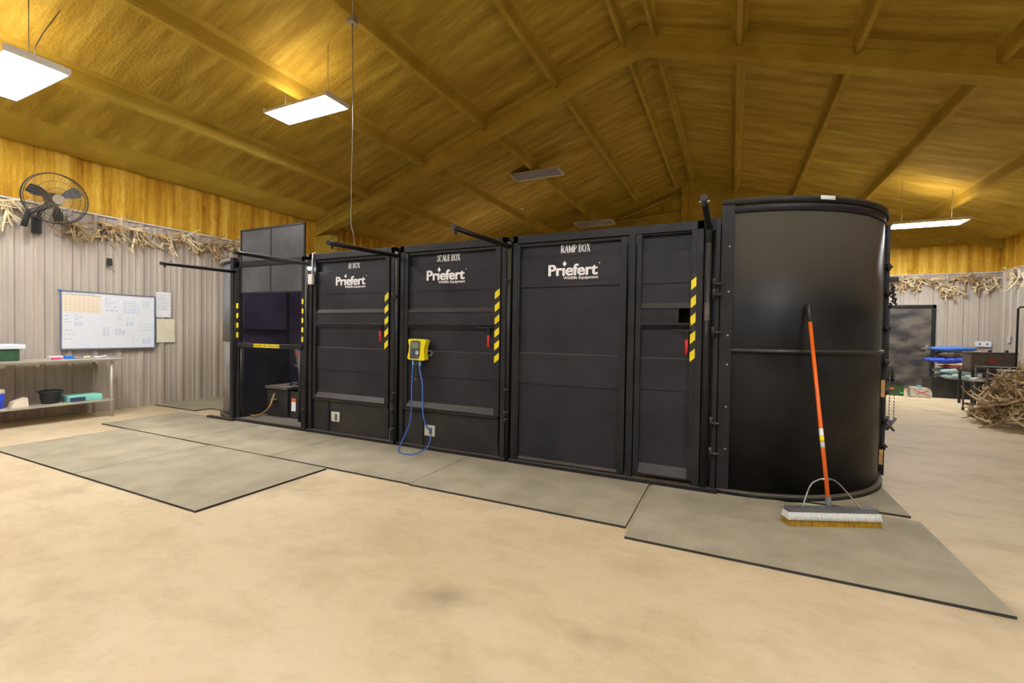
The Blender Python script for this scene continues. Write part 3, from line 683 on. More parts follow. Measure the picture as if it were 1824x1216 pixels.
# hinge post where the sheet ends
A = MB().box(1.235, 1.30, 5.43, 5.50, .05, 2.44, bev=.004).box(1.305, 1.335, 5.44, 5.50, .02, 2.40, bev=.003); A.build('hinge_post', 'black_steel', t)
A = MB()
for z in (2.0, 1.75, 1.42, 1.1, .82, .55, .3): A.tube([(1.32, 5.42, z-.03), (1.32, 5.42, z+.03)], .02, n=8).tube([(1.27, 5.42, z), (1.35, 5.42, z)], .012, n=6)
split_build(A, 'hinge', 'pipe_black', t)
for z0, z1 in ((.77, .93), (.13, .27)): B(1.285, 1.315, 5.40, 5.43, z0, z1).build('wood_shim', 'tan_wood', t)
A = MB()
for dx in (0, .035):
    for k in range(22):
        z = 1.22-k*.03; A.tube([(1.36+dx, 5.45, z), (1.365+dx, 5.45, z-.02)], .004, n=5)
A.tube([(1.34, 5.45, 1.22), (1.40, 5.45, 1.24)], .006); A.build('chain', 'chain_steel', t)
A = MB()
for k in range(7): A.tube([(1.36+rnd.uniform(-.03, .05), 5.45+rnd.uniform(-.03, .03), .5+rnd.uniform(0, .09)), (1.36+rnd.uniform(-.04, .06), 5.45, .44+rnd.uniform(0, .1))], .012, n=6)
split_build(A, 'snap_hook', 'chain_steel', t)
A = MB()
for k in range(9): A.tube([(1.35+rnd.uniform(-.01, .05), 5.46, 1.84-k*.022), (1.35+rnd.uniform(-.01, .05), 5.46, 1.80-k*.022)], .010, n=6)
A.box(1.33, 1.41, 5.45, 5.48, 1.86, 1.91, bev=.01); A.build('hook_cluster', 'fan_black', t)

t = thing('curved_panel', (-6.9, 5.0, MT), 'curved grey-black sheet panel at the left end behind the open bay', 'panel')
C2, C2Y, R2 = -6.36, 5.42, 1.25
curved('curved_sheet', C2, C2Y, R2, 180, 268, .05, 1.13, 'grey_poly', t)
curved('curved_sheet', C2, C2Y, R2+.006, 180, 268, 1.135, 2.30, 'blue_grey_poly', t)
curved('top_rim', C2, C2Y, R2+.05, 180, 268, 2.29, 2.33, 'grey_poly', t, .09)
curved('bottom_rim', C2, C2Y, R2+.035, 180, 268, MT, .055, 'dusty_panel', t, .07)

# ------------------------------------------------------------------ scale indicator and its cables
t = thing('scale_indicator', (-3.12, 4.1, 1.0), 'yellow scale indicator mounted on the scale box door', 'indicator')
A = MB()
ol = [(-.105, 1.012), (-.125, 1.03), (-.105, 1.10), (-.10, 1.16), (-.115, 1.225), (-.10, 1.24), (.10, 1.24), (.13, 1.222), (.105, 1.15), (.10, 1.09), (.11, 1.02), (.09, 1.005)]
A.prism([(-3.12+a, b) for a, b in ol], 4.05, 4.12, lambda p, a: (p[0], a, p[1])); A.build('indicator_body', 'yellow_plastic', t)
A = MB(); A.prism([(-3.12+a, b) for a, b in ((-.085, 1.03), (-.078, 1.20), (-.06, 1.222), (.04, 1.222), (.055, 1.205), (.045, 1.05), (.03, 1.025), (-.07, 1.022))], 4.043, 4.0495, lambda p, a: (p[0], a, p[1])); f_ = A.build('face_plate', 'screen_grey', t)
B(-3.18, -3.085, 4.038, 4.0425, 1.14, 1.20).build('display', 'screen_green', f_)
A = MB(); A.prism([(-3.105+.022*math.cos(i*PI/6), 1.09+.022*math.sin(i*PI/6)) for i in range(12)], 4.038, 4.0425, lambda p, a: (p[0], a, p[1])); A.build('round_key', 'key_grey', f_)
MB().tube([(-2.99, 4.12, 1.08), (-2.99, 4.17, 1.08)], .03, n=12).box(-3.1, -2.98, 4.12, 4.16, 1.07, 1.12).build('mount_knob', 'cart_grey', t)
MB().tube([(-3.19, 4.09, 1.005), (-3.19, 4.09, .95)], .014).tube([(-3.10, 4.09, 1.005), (-3.10, 4.09, .94)], .016).build('plug', 'blue_conn', t)
MB().tube([(-3.145, 4.09, 1.005), (-3.145, 4.09, .93)], .010).tube([(-3.21, 4.085, .955), (-3.09, 4.085, .955)], .005).tube([(-3.15, 4.09, .93), (-3.17, 4.1, .82), (-3.16, 4.1, .79)], .004).tube([(-3.17, 4.1, .80), (-3.14, 4.1, .775)], .012).build('bracket', 'trunk_brown', t)
def smooth(pts, n=6):
    P = [Vector(p) for p in pts]; out = []
    for i in range(len(P)-1):
        p0, p1, p2, p3 = P[max(i-1, 0)], P[i], P[i+1], P[min(i+2, len(P)-1)]
        for k in range(n):
            u = k/n; out.append(.5*((2*p1)+(-p0+p2)*u+(2*p0-5*p1+4*p2-p3)*u*u+(-p0+3*p1-3*p2+p3)*u**3))
    out.append(P[-1]); return out
MB().tube(smooth([(-3.19, 4.085, .955), (-3.20, 4.08, .75), (-3.185, 4.06, .5), (-3.20, 4.05, .3), (-3.25, 4.01, .14), (-3.28, 3.97, .035), (-3.20, 3.88, .024), (-3.08, 3.84, .024), (-2.99, 3.88, .03), (-2.93, 4.02, .08), (-2.93, 4.08, .2)]), .008, n=6).build('cable', 'blue_cable', t)
MB().tube(smooth([(-3.10, 4.085, .94), (-3.09, 4.08, .88), (-3.055, 4.08, .75), (-3.05, 4.08, .55), (-3.03, 4.07, .4), (-3.0, 4.09, .28), (-2.95, 4.1, .235)]), .009, n=6).build('cable', 'blue_cable', t)

# ------------------------------------------------------------------ push broom
t = thing('push_broom', (.66, 3.85, MT), 'push broom with orange handle leaning on the curved panel', 'broom')
HD = Vector((.60, .27, 0)).normalized(); HN = Vector((-HD.y, HD.x, 0)); HC = Vector((.655, 3.83, 0))
def hb(u0, u1, v0, v1, z0, z1, name, m_, par, bev=0, flare=0):
    A = MB(); t0 = bmesh.new(); bmesh.ops.create_cube(t0, size=1)
    for v in t0.verts:
        u = u0 if v.co.x < 0 else u1; w = v0 if v.co.y < 0 else v1; z = z0 if v.co.z < 0 else z1
        if v.co.z < 0: w += (-flare if v.co.y < 0 else flare)
        v.co = HC+HD*u+HN*w+Vector((0, 0, z))
    if bev: bmesh.ops.bevel(t0, geom=list(t0.edges), offset=bev, segments=2, affect='EDGES')
    A.take(t0); return A.build(name, m_, par)
blk = hb(-.31, .31, -.025, .035, .105, .135, 'broom_head', 'cart_grey', t, .004)
hb(-.315, .315, -.032, .04, .058, .105, 'bristles', 'bristle_white', t, 0, .012)
hb(-.315, .315, -.044, .052, MT+.001, .058, 'bristle_tips', 'bristle_gold', t, 0, .004)
# tufts along the front so the bristle skirt reads as fibre
A = MB()
for k in range(84):
    u = -.31+k*.62/83; p = HC+HD*u
    A.tube([p+HN*-.034+Vector((0, 0, .104)), p+HN*-.051+Vector((rnd.uniform(-.003, .003), 0, .060))], .0042, n=4)
q = A.build('bristle_tufts', 'bristle_white', t); q['kind'] = 'stuff'
H0 = HC+Vector((-.012, .015, .13)); H1 = Vector((.535, 4.172, 1.60))
H1 = Vector((.54, CY-math.sqrt((RR+.02)**2-.54**2)-.012, 1.59))
lp = lambda s: H0+(H1-H0)*s
MB().tube([lp(0), lp(.94)], .0135, n=12).build('handle', 'orange', t)
MB().tube([lp(.90), lp(.995), lp(1)], [.016, .016, .008], n=12).build('grip', 'black_plastic', t)
MB().tube([lp(-.01), lp(.045)], .019, n=12).build('ferrule', 'cart_grey', t)
st = MB().tube([lp(.27), lp(.36)], .0142, n=12).build('handle_label', 'white_plastic', t); MB().tube([lp(.295), lp(.325)], .0147, n=12).build('label_band', 'yellow', st)
a = lp(.125)
for s in (-1, 1): MB().tube(smooth([a+HD*s*.005, a+HD*s*.05+Vector((0, 0, -.005)), a+HD*s*.11+Vector((0, 0, -.05)), HC+HD*s*.20+Vector((0, 0, .135))]), .005, n=6).build('brace', 'steel', t)
MB().tube([a+HD*-.03, a+HD*.03], .008, n=8).build('brace_bolt', 'steel', t)

# ------------------------------------------------------------------ wall fan
t = thing('wall_fan', (-8.86, 2.9, 3.06), 'round black cage wall fan mounted high on the left wall', 'fan')
fc = Vector((-8.42, 2.93, 3.07)); fd = Vector((.93, -.02, -.18)).normalized(); fu = Vector((0, 0, 1)); fa = fd.cross(fu).normalized(); fb = fa.cross(fd).normalized()
def fp_(r, a, d): return fc+fd*d+(fa*math.cos(a)+fb*math.sin(a))*r
A = MB(); R_ = .335
for d_, r_ in ((-.05, R_), (.05, R_), (.0, R_+.004)): A.tube([fp_(r_, i*2*PI/36, d_) for i in range(37)], .005, n=5, cap=False)
for rr in (.24, .15): A.tube([fp_(rr, i*2*PI/30, .075 if rr > .2 else .09) for i in range(31)], .0025, n=4, cap=False)
A.build('cage_rings', 'fan_black', t)
A = MB()
for i in range(48):
    a_ = i*2*PI/48
    A.tube([fp_(.07, a_, .095), fp_(.2, a_+.05, .085), fp_(R_, a_+.1, .045)], .0018, n=4)
    A.tube([fp_(.07, a_, -.09), fp_(.22, a_-.03, -.09), fp_(R_, a_-.06, -.05)], .0018, n=4)
q = A.build('cage_wires', 'fan_grey', t); q['kind'] = 'stuff'
for k, a0 in enumerate((2.55, .30, 4.55)):
    A = MB(); vs = []; n = 8
    for i in range(n+1):
        r_ = .05+.25*i/n; w_ = .10+.22*math.sin(PI*min(1, i/n*.8+.1))
        for sg, dd in ((-1, -.03), (1, .03)): vs.append(fp_(r_, a0+sg*w_, dd))
    top = [v+fd*.004 for v in vs]; A.mesh(vs+top, [(2*i, 2*i+1, 2*i+3, 2*i+2) for i in range(n)]+[(2*i+2*n+2, 2*i+4+2*n, 2*i+5+2*n, 2*i+3+2*n) for i in range(n)], True)
    A.build('blade', 'fan_black', t)
MB().tube([fp_(0, 0, -.20), fp_(0, 0, -.02), fp_(0, 0, .04)], [.075, .07, .05], n=16).build('motor', 'fan_black', t)
MB().tube([fp_(0, 0, .085), fp_(0, 0, .105)], .065, n=16).build('hub_cap', 'fan_grey', t)
MB().tube([fp_(0, 0, -.15), (-8.72, 2.88, 2.93), (-8.80, 2.87, 2.82)], .022).box(-8.86, -8.80, 2.82, 2.92, 2.62, 2.86, bev=.01).build('wall_bracket', 'fan_black', t)
MB().tube([fp_(.10, 3.6, -.12), (-8.60, 2.72, 2.86), (-8.64, 2.68, 2.66)], [.03, .035, .035]).build('tilt_yoke', 'fan_black', t)

# ------------------------------------------------------------------ whiteboard and papers
t = thing('whiteboard', (-8.84, 3.73, .98), 'large whiteboard covered in faint notes on the left wall', 'whiteboard')
XW = XL+.035
B(XW, XW+.015, 3.135, 4.325, .99, 1.835).build('board', 'whiteboard', t)
MB().box(XW, XW+.024, 3.12, 3.137, .975, 1.85).box(XW, XW+.024, 4.323, 4.34, .975, 1.85).box(XW, XW+.024, 3.12, 4.34, 1.833, 1.85).box(XW, XW+.04, 3.12, 4.34, .972, .992).build('board_frame', 'board_frame', t)
A = MB().box(XW, XW+.028, 3.105, 3.135, 1.83, 1.86).box(XW, XW+.028, 4.32, 4.345, .965, .99).box(XW, XW+.03, 3.86, 3.92, .97, .985)
split_build(A, 'corner_clip', 'blue_item', t)
def scrib(y0, y1, z0, z1, rows, m_, seed, par, x=XW+.0155):
    r = random.Random(seed); A = MB()
    for k in range(rows):
        z = z1-(k+.5)*(z1-z0)/rows; y = y0+r.uniform(0, .01); e = y1-r.uniform(0, .3)*(y1-y0)
        while y < e:
            w = r.uniform(.02, .06); pts = []; n = int(w/.005)+2
            for i in range(n): pts.append((y+w*i/n, z+r.uniform(-.007, .007)))
            for (a, b), (c_, d_) in zip(pts, pts[1:]): A.prism([(a, b-.0024), (a, b+.0024), (c_, d_+.0024), (c_, d_-.0024)], 0, .0008, lambda p, q_: (x+q_, p[0], p[1]))
            y += w+.012
    return A.build('handwriting', m_, par)
for i, (a, b, c_, d_, rows, m_) in enumerate(((3.64, 3.76, 1.62, 1.78, 6, 'ink_blue'), (3.66, 3.84, 1.56, 1.60, 2, 'ink_blue'), (3.88, 4.10, 1.54, 1.76, 6, 'ink_blue'), (4.14, 4.28, 1.66, 1.76, 4, 'ink_green'), (3.80, 3.87, 1.42, 1.52, 4, 'ink_green'), (3.93, 4.05, 1.42, 1.48, 2, 'ink_green'),
        (3.92, 4.02, 1.34, 1.40, 3, 'ink_blue'), (3.62, 3.71, 1.18, 1.32, 5, 'ink_blue'), (3.78, 3.90, 1.19, 1.30, 5, 'ink_blue'), (3.28, 3.38, 1.33, 1.39, 4, 'ink_blue'), (3.28, 3.36, 1.41, 1.50, 3, 'ink_blue'), (3.16, 3.24, 1.36, 1.50, 3, 'ink_grey'), (3.16, 3.26, 1.10, 1.30, 3, 'ink_grey'), (4.15, 4.29, 1.05, 1.14, 4, 'ink_blue'), (4.0, 4.06, 1.05, 1.16, 3, 'ink_green'), (4.1, 4.3, 1.25, 1.40, 3, 'ink_green'), (3.18, 3.55, 1.795, 1.82, 1, 'ink_grey'))):
    scrib(a, b, c_, d_, rows, m_, i, t)
c = thing('wall_calendar', (XW+.017, 3.37, 1.52), 'cream calendar sheet on the upper left of the whiteboard', 'calendar')
B(XW+.0165, XW+.018, 3.145, 3.60, 1.53, 1.80).build('sheet', 'paper_cream', c)
A = MB()
for k in range(6):
    for j in range(8): A.box(XW+.018, XW+.019, 3.17+j*.053, 3.195+j*.053, 1.56+k*.038, 1.563+k*.038)
A.box(XW+.018, XW+.019, 3.15, 3.595, 1.788, 1.793); A.build('grid_marks', 'ink_grey', c)
t = thing('paper_sheet', (XW, 4.47, 1.5), 'white printed sheet pinned right of the whiteboard', 'paper')
B(XW, XW+.003, 4.355, 4.585, 1.50, 1.935).build('sheet', 'paper_white', t); scrib(4.37, 4.56, 1.62, 1.90, 8, 'ink_grey', 31, t, XW+.0032)
o = B(XW, XW+.003, 4.365, 4.65, 1.07, 1.475).build('paper_sheet', 'paper_tan'); tag(o, 'tan sheet pinned below the white printed sheet', 'paper')
t = thing('wall_sensor', (XL+.03, 3.71, 2.25), 'small black sensor on the left wall above the whiteboard', 'sensor')
B(XL+.02, XL+.06, 3.68, 3.74, 2.29, 2.40, bev=.006).build('sensor_body', 'fan_black', t); MB().tube([(XL+.035, 3.70, 2.29), (XL+.035, 3.67, 2.24), (XL+.035, 3.75, 2.23), (XL+.035, 3.78, 2.19)], .005, n=5).build('lead', 'trunk_brown', t)

# ------------------------------------------------------------------ work bench and what is on it
t = thing('work_table', (-8.5, 2.4, 0), 'steel work table with undershelf along the left wall', 'table')
MB().box(-8.82, -8.18, .9, 3.62, .84, .86, bev=.004).box(-8.82, -8.19, .9, 3.62, .82, .84).build('tabletop', 'bench_steel', t)
MB().box(-8.80, -8.21, .95, 3.50, .235, .26, bev=.004).build('undershelf', 'bench_steel', t)
for y_ in (1.0, 3.48):
    for x_ in (-8.24, -8.76): MB().tube([(x_, y_, 0), (x_, y_, .83)], .018, n=10).build('leg', 'bench_steel', t)
A = MB()
for y_ in (1.4, 1.9, 2.35, 2.68, 3.0, 3.3): A.prism([(y_-.03, .822), (y_+.03, .822), (y_, .775)], -8.21, -8.205, lambda p, a: (a, p[0], p[1]))
split_build(A, 'gusset', 'bench_steel', t)
TZ = .86; SZ = .26
c = thing('storage_tub', (-8.5, 2.4, TZ), 'dark green tub with a white lid on the work table', 'tub')
B(-8.66, -8.34, 2.10, 2.55, TZ, TZ+.155, bev=.012).build('tub_body', 'green_tub', c); B(-8.68, -8.32, 2.08, 2.60, TZ+.155, TZ+.215, bev=.01).build('lid', 'white_plastic', c)
def small(name, A, m_, label, cat): return tag(A.build(name, m_), label, cat)
small('marker_box', MB().box(-8.5, -8.42, 2.90, 3.0, TZ, TZ+.022, bev=.003), 'pink', 'pink box lying on the work table under the whiteboard', 'box')
small('tape_roll', MB().box(-8.5, -8.42, 3.03, 3.12, TZ, TZ+.045, bev=.01), 'blue_item', 'blue block on the work table', 'block')
small('marker_pen', MB().tube([(-8.46, 3.13, TZ+.012), (-8.44, 3.22, TZ+.012)], .011), 'key_grey', 'grey marker lying right of the blue block', 'marker')
small('glue_bottle', MB().tube([(-8.46, 3.24, TZ+.016), (-8.46, 3.32, TZ+.016)], .016), 'paper_tan', 'pale bottle lying on the work table', 'bottle')
small('brush', MB().tube([(-8.45, 3.36, TZ+.014), (-8.45, 3.44, TZ+.014), (-8.47, 3.51, TZ+.022)], [.014, .014, .02]), 'white_plastic', 'white brush at the right end of the work table', 'brush')
small('wire_tray', MB().box(-8.62, -8.52, 2.9, 3.08, TZ, TZ+.04, bev=.004), 'paper_white', 'low pale tray behind the pink box', 'tray')
c = thing('bucket', (-8.42, 2.87, SZ), 'black bucket on the undershelf of the work table', 'bucket')
MB().lathe([(.09, 0), (.115, .15), (.135, .16), (.135, .175), (.11, .175), (.085, .01)], (-8.42, 2.87, SZ), 24).build('bucket_body', 'black_plastic', c)
c = thing('document_tray', (-8.42, 3.2, SZ), 'teal tray box with a dark label on the undershelf', 'box')
B(-8.54, -8.30, 3.02, 3.40, SZ, SZ+.085, bev=.012).build('tray_body', 'teal', c); B(-8.299, -8.293, 3.03, 3.20, SZ+.005, SZ+.06).build('tray_label', 'navy_label', c)
c = thing('plastic_tub', (-8.42, 2.36, SZ), 'blue tub with cream lid at the left edge on the undershelf', 'tub')
MB().lathe([(.08, 0), (.085, .19)], (-8.40, 2.34, SZ), 20).build('tub_body', 'blue_tub', c); MB().lathe([(.088, 0), (.088, .035), (.08, .05)], (-8.40, 2.34, SZ+.19), 20).build('lid', 'paper_cream', c)
A = MB(); A.prism([(2.46, SZ), (2.62, SZ), (2.61, SZ+.115), (2.485, SZ+.07)], -8.45, -8.30, lambda p, a: (a, p[0], p[1])); small('carton', A, 'paper_cream', 'small cream carton beside the blue tub', 'carton')

# ------------------------------------------------------------------ antlers
def antler_mesh(seed, m_, L=.5):
    r = random.Random(seed); A = MB(); n = 9; P = []
    cv = r.uniform(.5, .95); up = r.uniform(.3, .6)
    for i in range(n):
        u = i/(n-1); a = cv*u*1.5
        P.append(Vector((L*math.sin(a)*.8, L*.55*(1-math.cos(a))*up*2, L*u*.85*math.cos(a*.55))))
    R = [.030-.022*(i/(n-1)) for i in range(n)]; R[0] = .040
    A.tube(P, R, n=6)
    for k, i in enumerate((1, 3, 4, 5, 6)):
        if r.random() < .12: continue
        b = P[i]; ln = L*r.uniform(.22, .46)*(1-.07*k); s = -1 if k % 2 == 0 else r.choice((-1, 1))
        d1 = Vector((s*.6+r.uniform(-.3, .3), r.uniform(-.6, .7), .55+r.uniform(-.2, .4))).normalized()
        d2 = (d1+Vector((0, .1, .7))).normalized()
        A.tube([b, b+d1*ln*.45, b+d1*ln*.5+d2*ln*.35, b+d1*ln*.5+d2*ln*.6], [R[i]*.85, R[i]*.7, R[i]*.45, .003], n=5)
    bmesh.ops.recalc_face_normals(A.bm, faces=A.bm.faces)
    me = bpy.data.meshes.new('antler'); A.bm.to_mesh(me); A.bm.free(); me.materials.append(MAT[m_]); return me
AM = {m_: [antler_mesh(11*k+j, m_) for k in range(5)] for j, m_ in enumerate(('antler_pale', 'antler_brown', 'antler_dark'))}
def antler(me, loc, rot, sc, label, group, name='antler'):
    o = bpy.data.objects.new(name, me); COL.objects.link(o); o.location = loc; o.rotation_euler = rot; o.scale = (sc, sc, sc)
    return tag(o, label, 'antler', group)
ra = random.Random(5)
def cluster(c, out, along, n, kinds, label, sc=.62, span=.2):
    n += 2; span *= .72
    c = Vector(c); out = Vector(out); along = Vector(along)
    for k in range(n):
        m_ = kinds[k % len(kinds)]; me = ra.choice(AM[m_])
        # lie roughly flat against the wall: antler z axis hangs along the wall plane
        ang = ra.uniform(-1.4, 1.4)+(PI if ra.random() < .8 else 0)
        zax = (Vector((0, 0, 1))*math.cos(ang)+along*math.sin(ang)+out*.15).normalized()
        yax = out.copy(); xax = yax.cross(zax).normalized(); yax = zax.cross(xax)
        if ra.random() < .5: xax = -xax; yax = -yax*-1; xax = yax.cross(zax)
        M_ = Matrix((xax, yax, zax)).transposed()
        s_ = sc*ra.uniform(.75, 1.15)
        p = c-Vector((0, 0, .05))+along*ra.uniform(-span, span)*.6+out*ra.uniform(.02, .05)-zax*.2*s_
        gap = min((M_ @ (v.co*s_)+p-c).dot(out) for v in me.vertices)
        p += out*(.0-gap)
        antler(me, p, M_.to_euler(), s_, label, 'antlers '+label[label.find('in the'):])
for (y, z, n, kinds, nm) in ((2.52, 2.90, 6, ('antler_pale',), 'in the pale cluster left of the fan'), (3.22, 2.80, 5, ('antler_brown', 'antler_dark'), 'in the brown cluster under the fan'), (3.56, 2.86, 6, ('antler_dark', 'antler_brown'), 'in the brown cluster just right of the fan'),
        (3.92, 2.87, 6, ('antler_pale', 'antler_brown'), 'in the wide pale cluster over the wall sensor'), (4.36, 2.85, 6, ('antler_brown', 'antler_pale'), 'in the cluster over the whiteboard right end'), (4.80, 2.88, 5, ('antler_pale', 'antler_brown'), 'in the cluster above the pinned sheets'),
        (5.16, 2.84, 6, ('antler_dark', 'antler_brown'), 'in the dark cluster above the swing arm tip'), (5.60, 2.86, 5, ('antler_brown', 'antler_pale'), 'in the cluster above the left curved panel'), (2.05, 2.9, 4, ('antler_brown',), 'in the cluster at the left edge of the photo')):
    cluster((XL+.04, y, z), (1, 0, 0), (0, 1, 0), n, kinds, 'antler on the left wall '+nm, .72, .25)
for (x, z, n, kinds, nm) in ((3.72, 2.86, 4, ('antler_dark',), 'in the cluster nearest the curved black panel'), (4.08, 2.84, 5, ('antler_brown', 'antler_pale'), 'in the cluster over the door left side'), (4.42, 2.86, 5, ('antler_brown', 'antler_pale'), 'in the cluster over the middle of the door'), (4.72, 2.84, 5, ('antler_pale', 'antler_brown'), 'in the cluster over the door right edge'),
        (5.0, 2.62, 6, ('antler_pale', 'antler_brown'), 'in the low hanging cluster right of the door'), (5.22, 2.84, 5, ('antler_brown',), 'in the cluster above the low hanging one'), (5.56, 2.82, 6, ('antler_pale', 'antler_dark'), 'in the cluster over the outlet plate'), (5.9, 2.84, 4, ('antler_pale',), 'in the cluster beside the far right corner')):
    cluster((x, YG-.045, z), (0, -1, 0), (1, 0, 0), n, kinds, 'antler on the far wall '+nm, .80, .22)
for (y, z, n, nm) in ((14.9, 2.86, 6, 'in the first cluster from the corner'), (14.2, 2.88, 6, 'in the second cluster from the corner')):
    cluster((XR-.045, y, z), (-1, 0, 0), (0, 1, 0), n, ('antler_pale',), 'antler on the right wall '+nm, .75, .4)
# heap on the floor
rp = random.Random(21); HEAP = []
for k in range(290):
    ang = math.radians(rp.uniform(80, 300)); u = math.sqrt(rp.uniform(.04, 1)); Rm = .98
    hx = 4.52+Rm*u*math.cos(ang); hy = 9.70+Rm*.92*u*math.sin(ang)
    hmax = .10+.86*max(0, 1-u**3.2)
    z = max(.07, hmax*(rp.random()**.55))
    m_ = rp.choice(('antler_brown', 'antler_dark', 'antler_brown', 'antler_pale', 'antler_dark'))
    s_ = rp.uniform(.55, .85)
    el = rp.uniform(-.35, .45) if z > .25 else rp.uniform(0, .2)
    az = ang+PI/2*rp.choice((-1, 1))+rp.uniform(-.7, .7)
    zax = Vector((math.cos(az)*math.cos(el), math.sin(az)*math.cos(el), math.sin(el)))
    xax = Vector((rp.uniform(-1, 1), rp.uniform(-1, 1), rp.uniform(-.2, 1))).cross(zax).normalized(); yax = zax.cross(xax)
    M_ = Matrix((xax, yax, zax)).transposed(); me = rp.choice(AM[m_])
    c_ = Vector((hx, hy, z))-zax*.2*s_
    zmin = min((M_ @ (v.co*s_)).z for v in me.vertices)+c_.z
    if zmin < .004: c_.z += .004-zmin
    HEAP.append((c_.length+.6*c_.x, me, c_, M_, s_))
HEAP.sort(key=lambda q: q[0])
for _, me, c_, M_, s_ in HEAP[:140]:
    antler(me, c_, M_.to_euler(), s_, 'shed antler in the big tangled heap on the floor at the right', 'antlers in the floor heap')
A = MB()
for _, me, c_, M_, s_ in HEAP[140:]:
    A.mesh([M_ @ (v.co*s_)+c_ for v in me.vertices], [tuple(p.vertices) for p in me.polygons], True)
o = A.build('antler_mass', 'antler_brown'); tag(o, 'tangled mass of more antlers behind the front of the floor heap', 'antlers', None, 'stuff')

# ------------------------------------------------------------------ things by the far right
# door side: tubes, green crate, white bag
c = thing('supply_crate', (3.5, 13.6, 0), 'dark green crate on the floor in front of the dark door', 'crate')
B(3.33, 3.64, 13.5, 13.85, 0, .26, bev=.01).build('crate_body', 'green_box', c); B(3.31, 3.66, 13.48, 13.87, .26, .31, bev=.01).build('lid', 'black_plastic', c)
B(3.57, 3.63, 13.488, 13.499, .05, .09).build('green_label', 'lime', c); B(3.36, 3.46, 13.488, 13.499, .14, .19).build('orange_label', 'sticker_orange', c)
for k, (x_, h_) in enumerate(((3.36, .46), (3.45, .50))): small('spray_bottle', MB().lathe([(.035, 0), (.035, h_*.55), (.014, h_*.7), (.014, h_)], (x_, 13.62, .31), 10), 'black_plastic', ('shorter' if k == 0 else 'taller')+' black bottle standing on the green crate', 'bottle')
small('folded_bag', B(3.48, 3.6, 13.6, 13.74, .31, .40, bev=.02), 'trunk_brown', 'folded brown bag on the green crate', 'bag')
c = thing('feed_bag', (3.92, 13.45, 0), 'crumpled white bag on the floor by the door', 'bag')
A = MB(); A.prism([(3.72, 0), (4.10, 0), (4.11, .12), (4.06, .22), (3.93, .235), (3.72, .235), (3.71, .1)], 13.35, 13.55, lambda p, a: (p[0], a, p[1])); bmesh.ops.bevel(A.bm, geom=list(A.bm.edges), offset=.02, segments=2, affect='EDGES'); A.build('bag_body', 'bag_white', c)
A = MB(); ribbon(A, [(3.78, .18), (3.92, .10), (4.05, .05)], .012, lambda p, a: (p[0], 13.349-a, p[1])); ribbon(A, [(3.82, .08), (3.95, .12), (4.04, .17)], .012, lambda p, a: (p[0], 13.349-a, p[1])); A.build('red_print', 'red', c)
B(3.84, 3.93, 13.4, 13.5, .235, .27, bev=.01).build('blue_top', 'cyan', c)
# low black bench carrying the blankets
c = thing('storage_bench', (4.75, 13.8, 0), 'low black storage bench under the folded blankets', 'bench')
B(4.12, 5.5, 13.5, 14.2, .40, .44).build('bench_top', 'black_plastic', c); B(4.15, 5.47, 13.55, 14.15, .0, .40).build('bench_body', 'fan_black', c)
def blanket(x0, x1, z0, z1, m_, label, seed, tilt=0, y0=13.42, y1=13.95):
    r = random.Random(seed); A = MB(); n = 14; P = []
    for i in range(n+1):
        u = i/n; x = x0+(x1-x0)*u; e = (1-abs(2*u-1)**5)
        P.append((x, z0+(z1-z0)*.5+tilt*(u-.5), (z1-z0)*.56*max(.35, e)*r.uniform(.85, 1.1)))
    ny = 4; rows = []
    for j in range(ny+1):
        y = y0+(y1-y0)*j/ny; q_ = .92 if j in (0, ny) else 1
        rows.append(([A.bm.verts.new((x, y+r.uniform(-.015, .015), z+h*q_)) for x, z, h in P], [A.bm.verts.new((x, y, z-h*q_)) for x, z, h in P]))
    for j in range(ny):
        for s_ in (0, 1):
            for i in range(n): A._f([rows[j][s_][i], rows[j][s_][i+1], rows[j+1][s_][i+1], rows[j+1][s_][i]], True)
    for j in (0, ny):
        for i in range(n): A._f([rows[j][0][i], rows[j][0][i+1], rows[j][1][i+1], rows[j][1][i]], True)
    for i in (0, n):
        for j in range(ny): A._f([rows[j][0][i], rows[j+1][0][i], rows[j+1][1][i], rows[j][1][i]], True)
    return tag(A.build('moving_blanket', m_), label, 'blanket', None)
blanket(4.28, 5.0, .44, .56, 'blanket_mint', 'pale grey-green folded blanket at the bottom of the pile', 1)
blanket(4.26, 5.0, .56, .68, 'blanket_mint', 'pale blue-grey rolled blanket second from the bottom', 2)
blanket(4.38, 4.98, .68, .74, 'blanket_red', 'thin red blanket in the middle of the pile', 3)
blanket(4.36, 4.98, .74, .81, 'blanket_tan', 'tan folded blanket in the middle of the pile', 4)
blanket(4.10, 4.90, .81, .92, 'blanket_royal', 'bright royal blue blanket sticking out to the left', 5, .02)
blanket(4.22, 4.95, .92, 1.06, 'blanket_dark', 'dark charcoal blanket near the top of the pile', 6)
blanket(4.16, 4.86, 1.06, 1.17, 'blanket_blue', 'steel blue blanket on top of the pile', 7, .01)
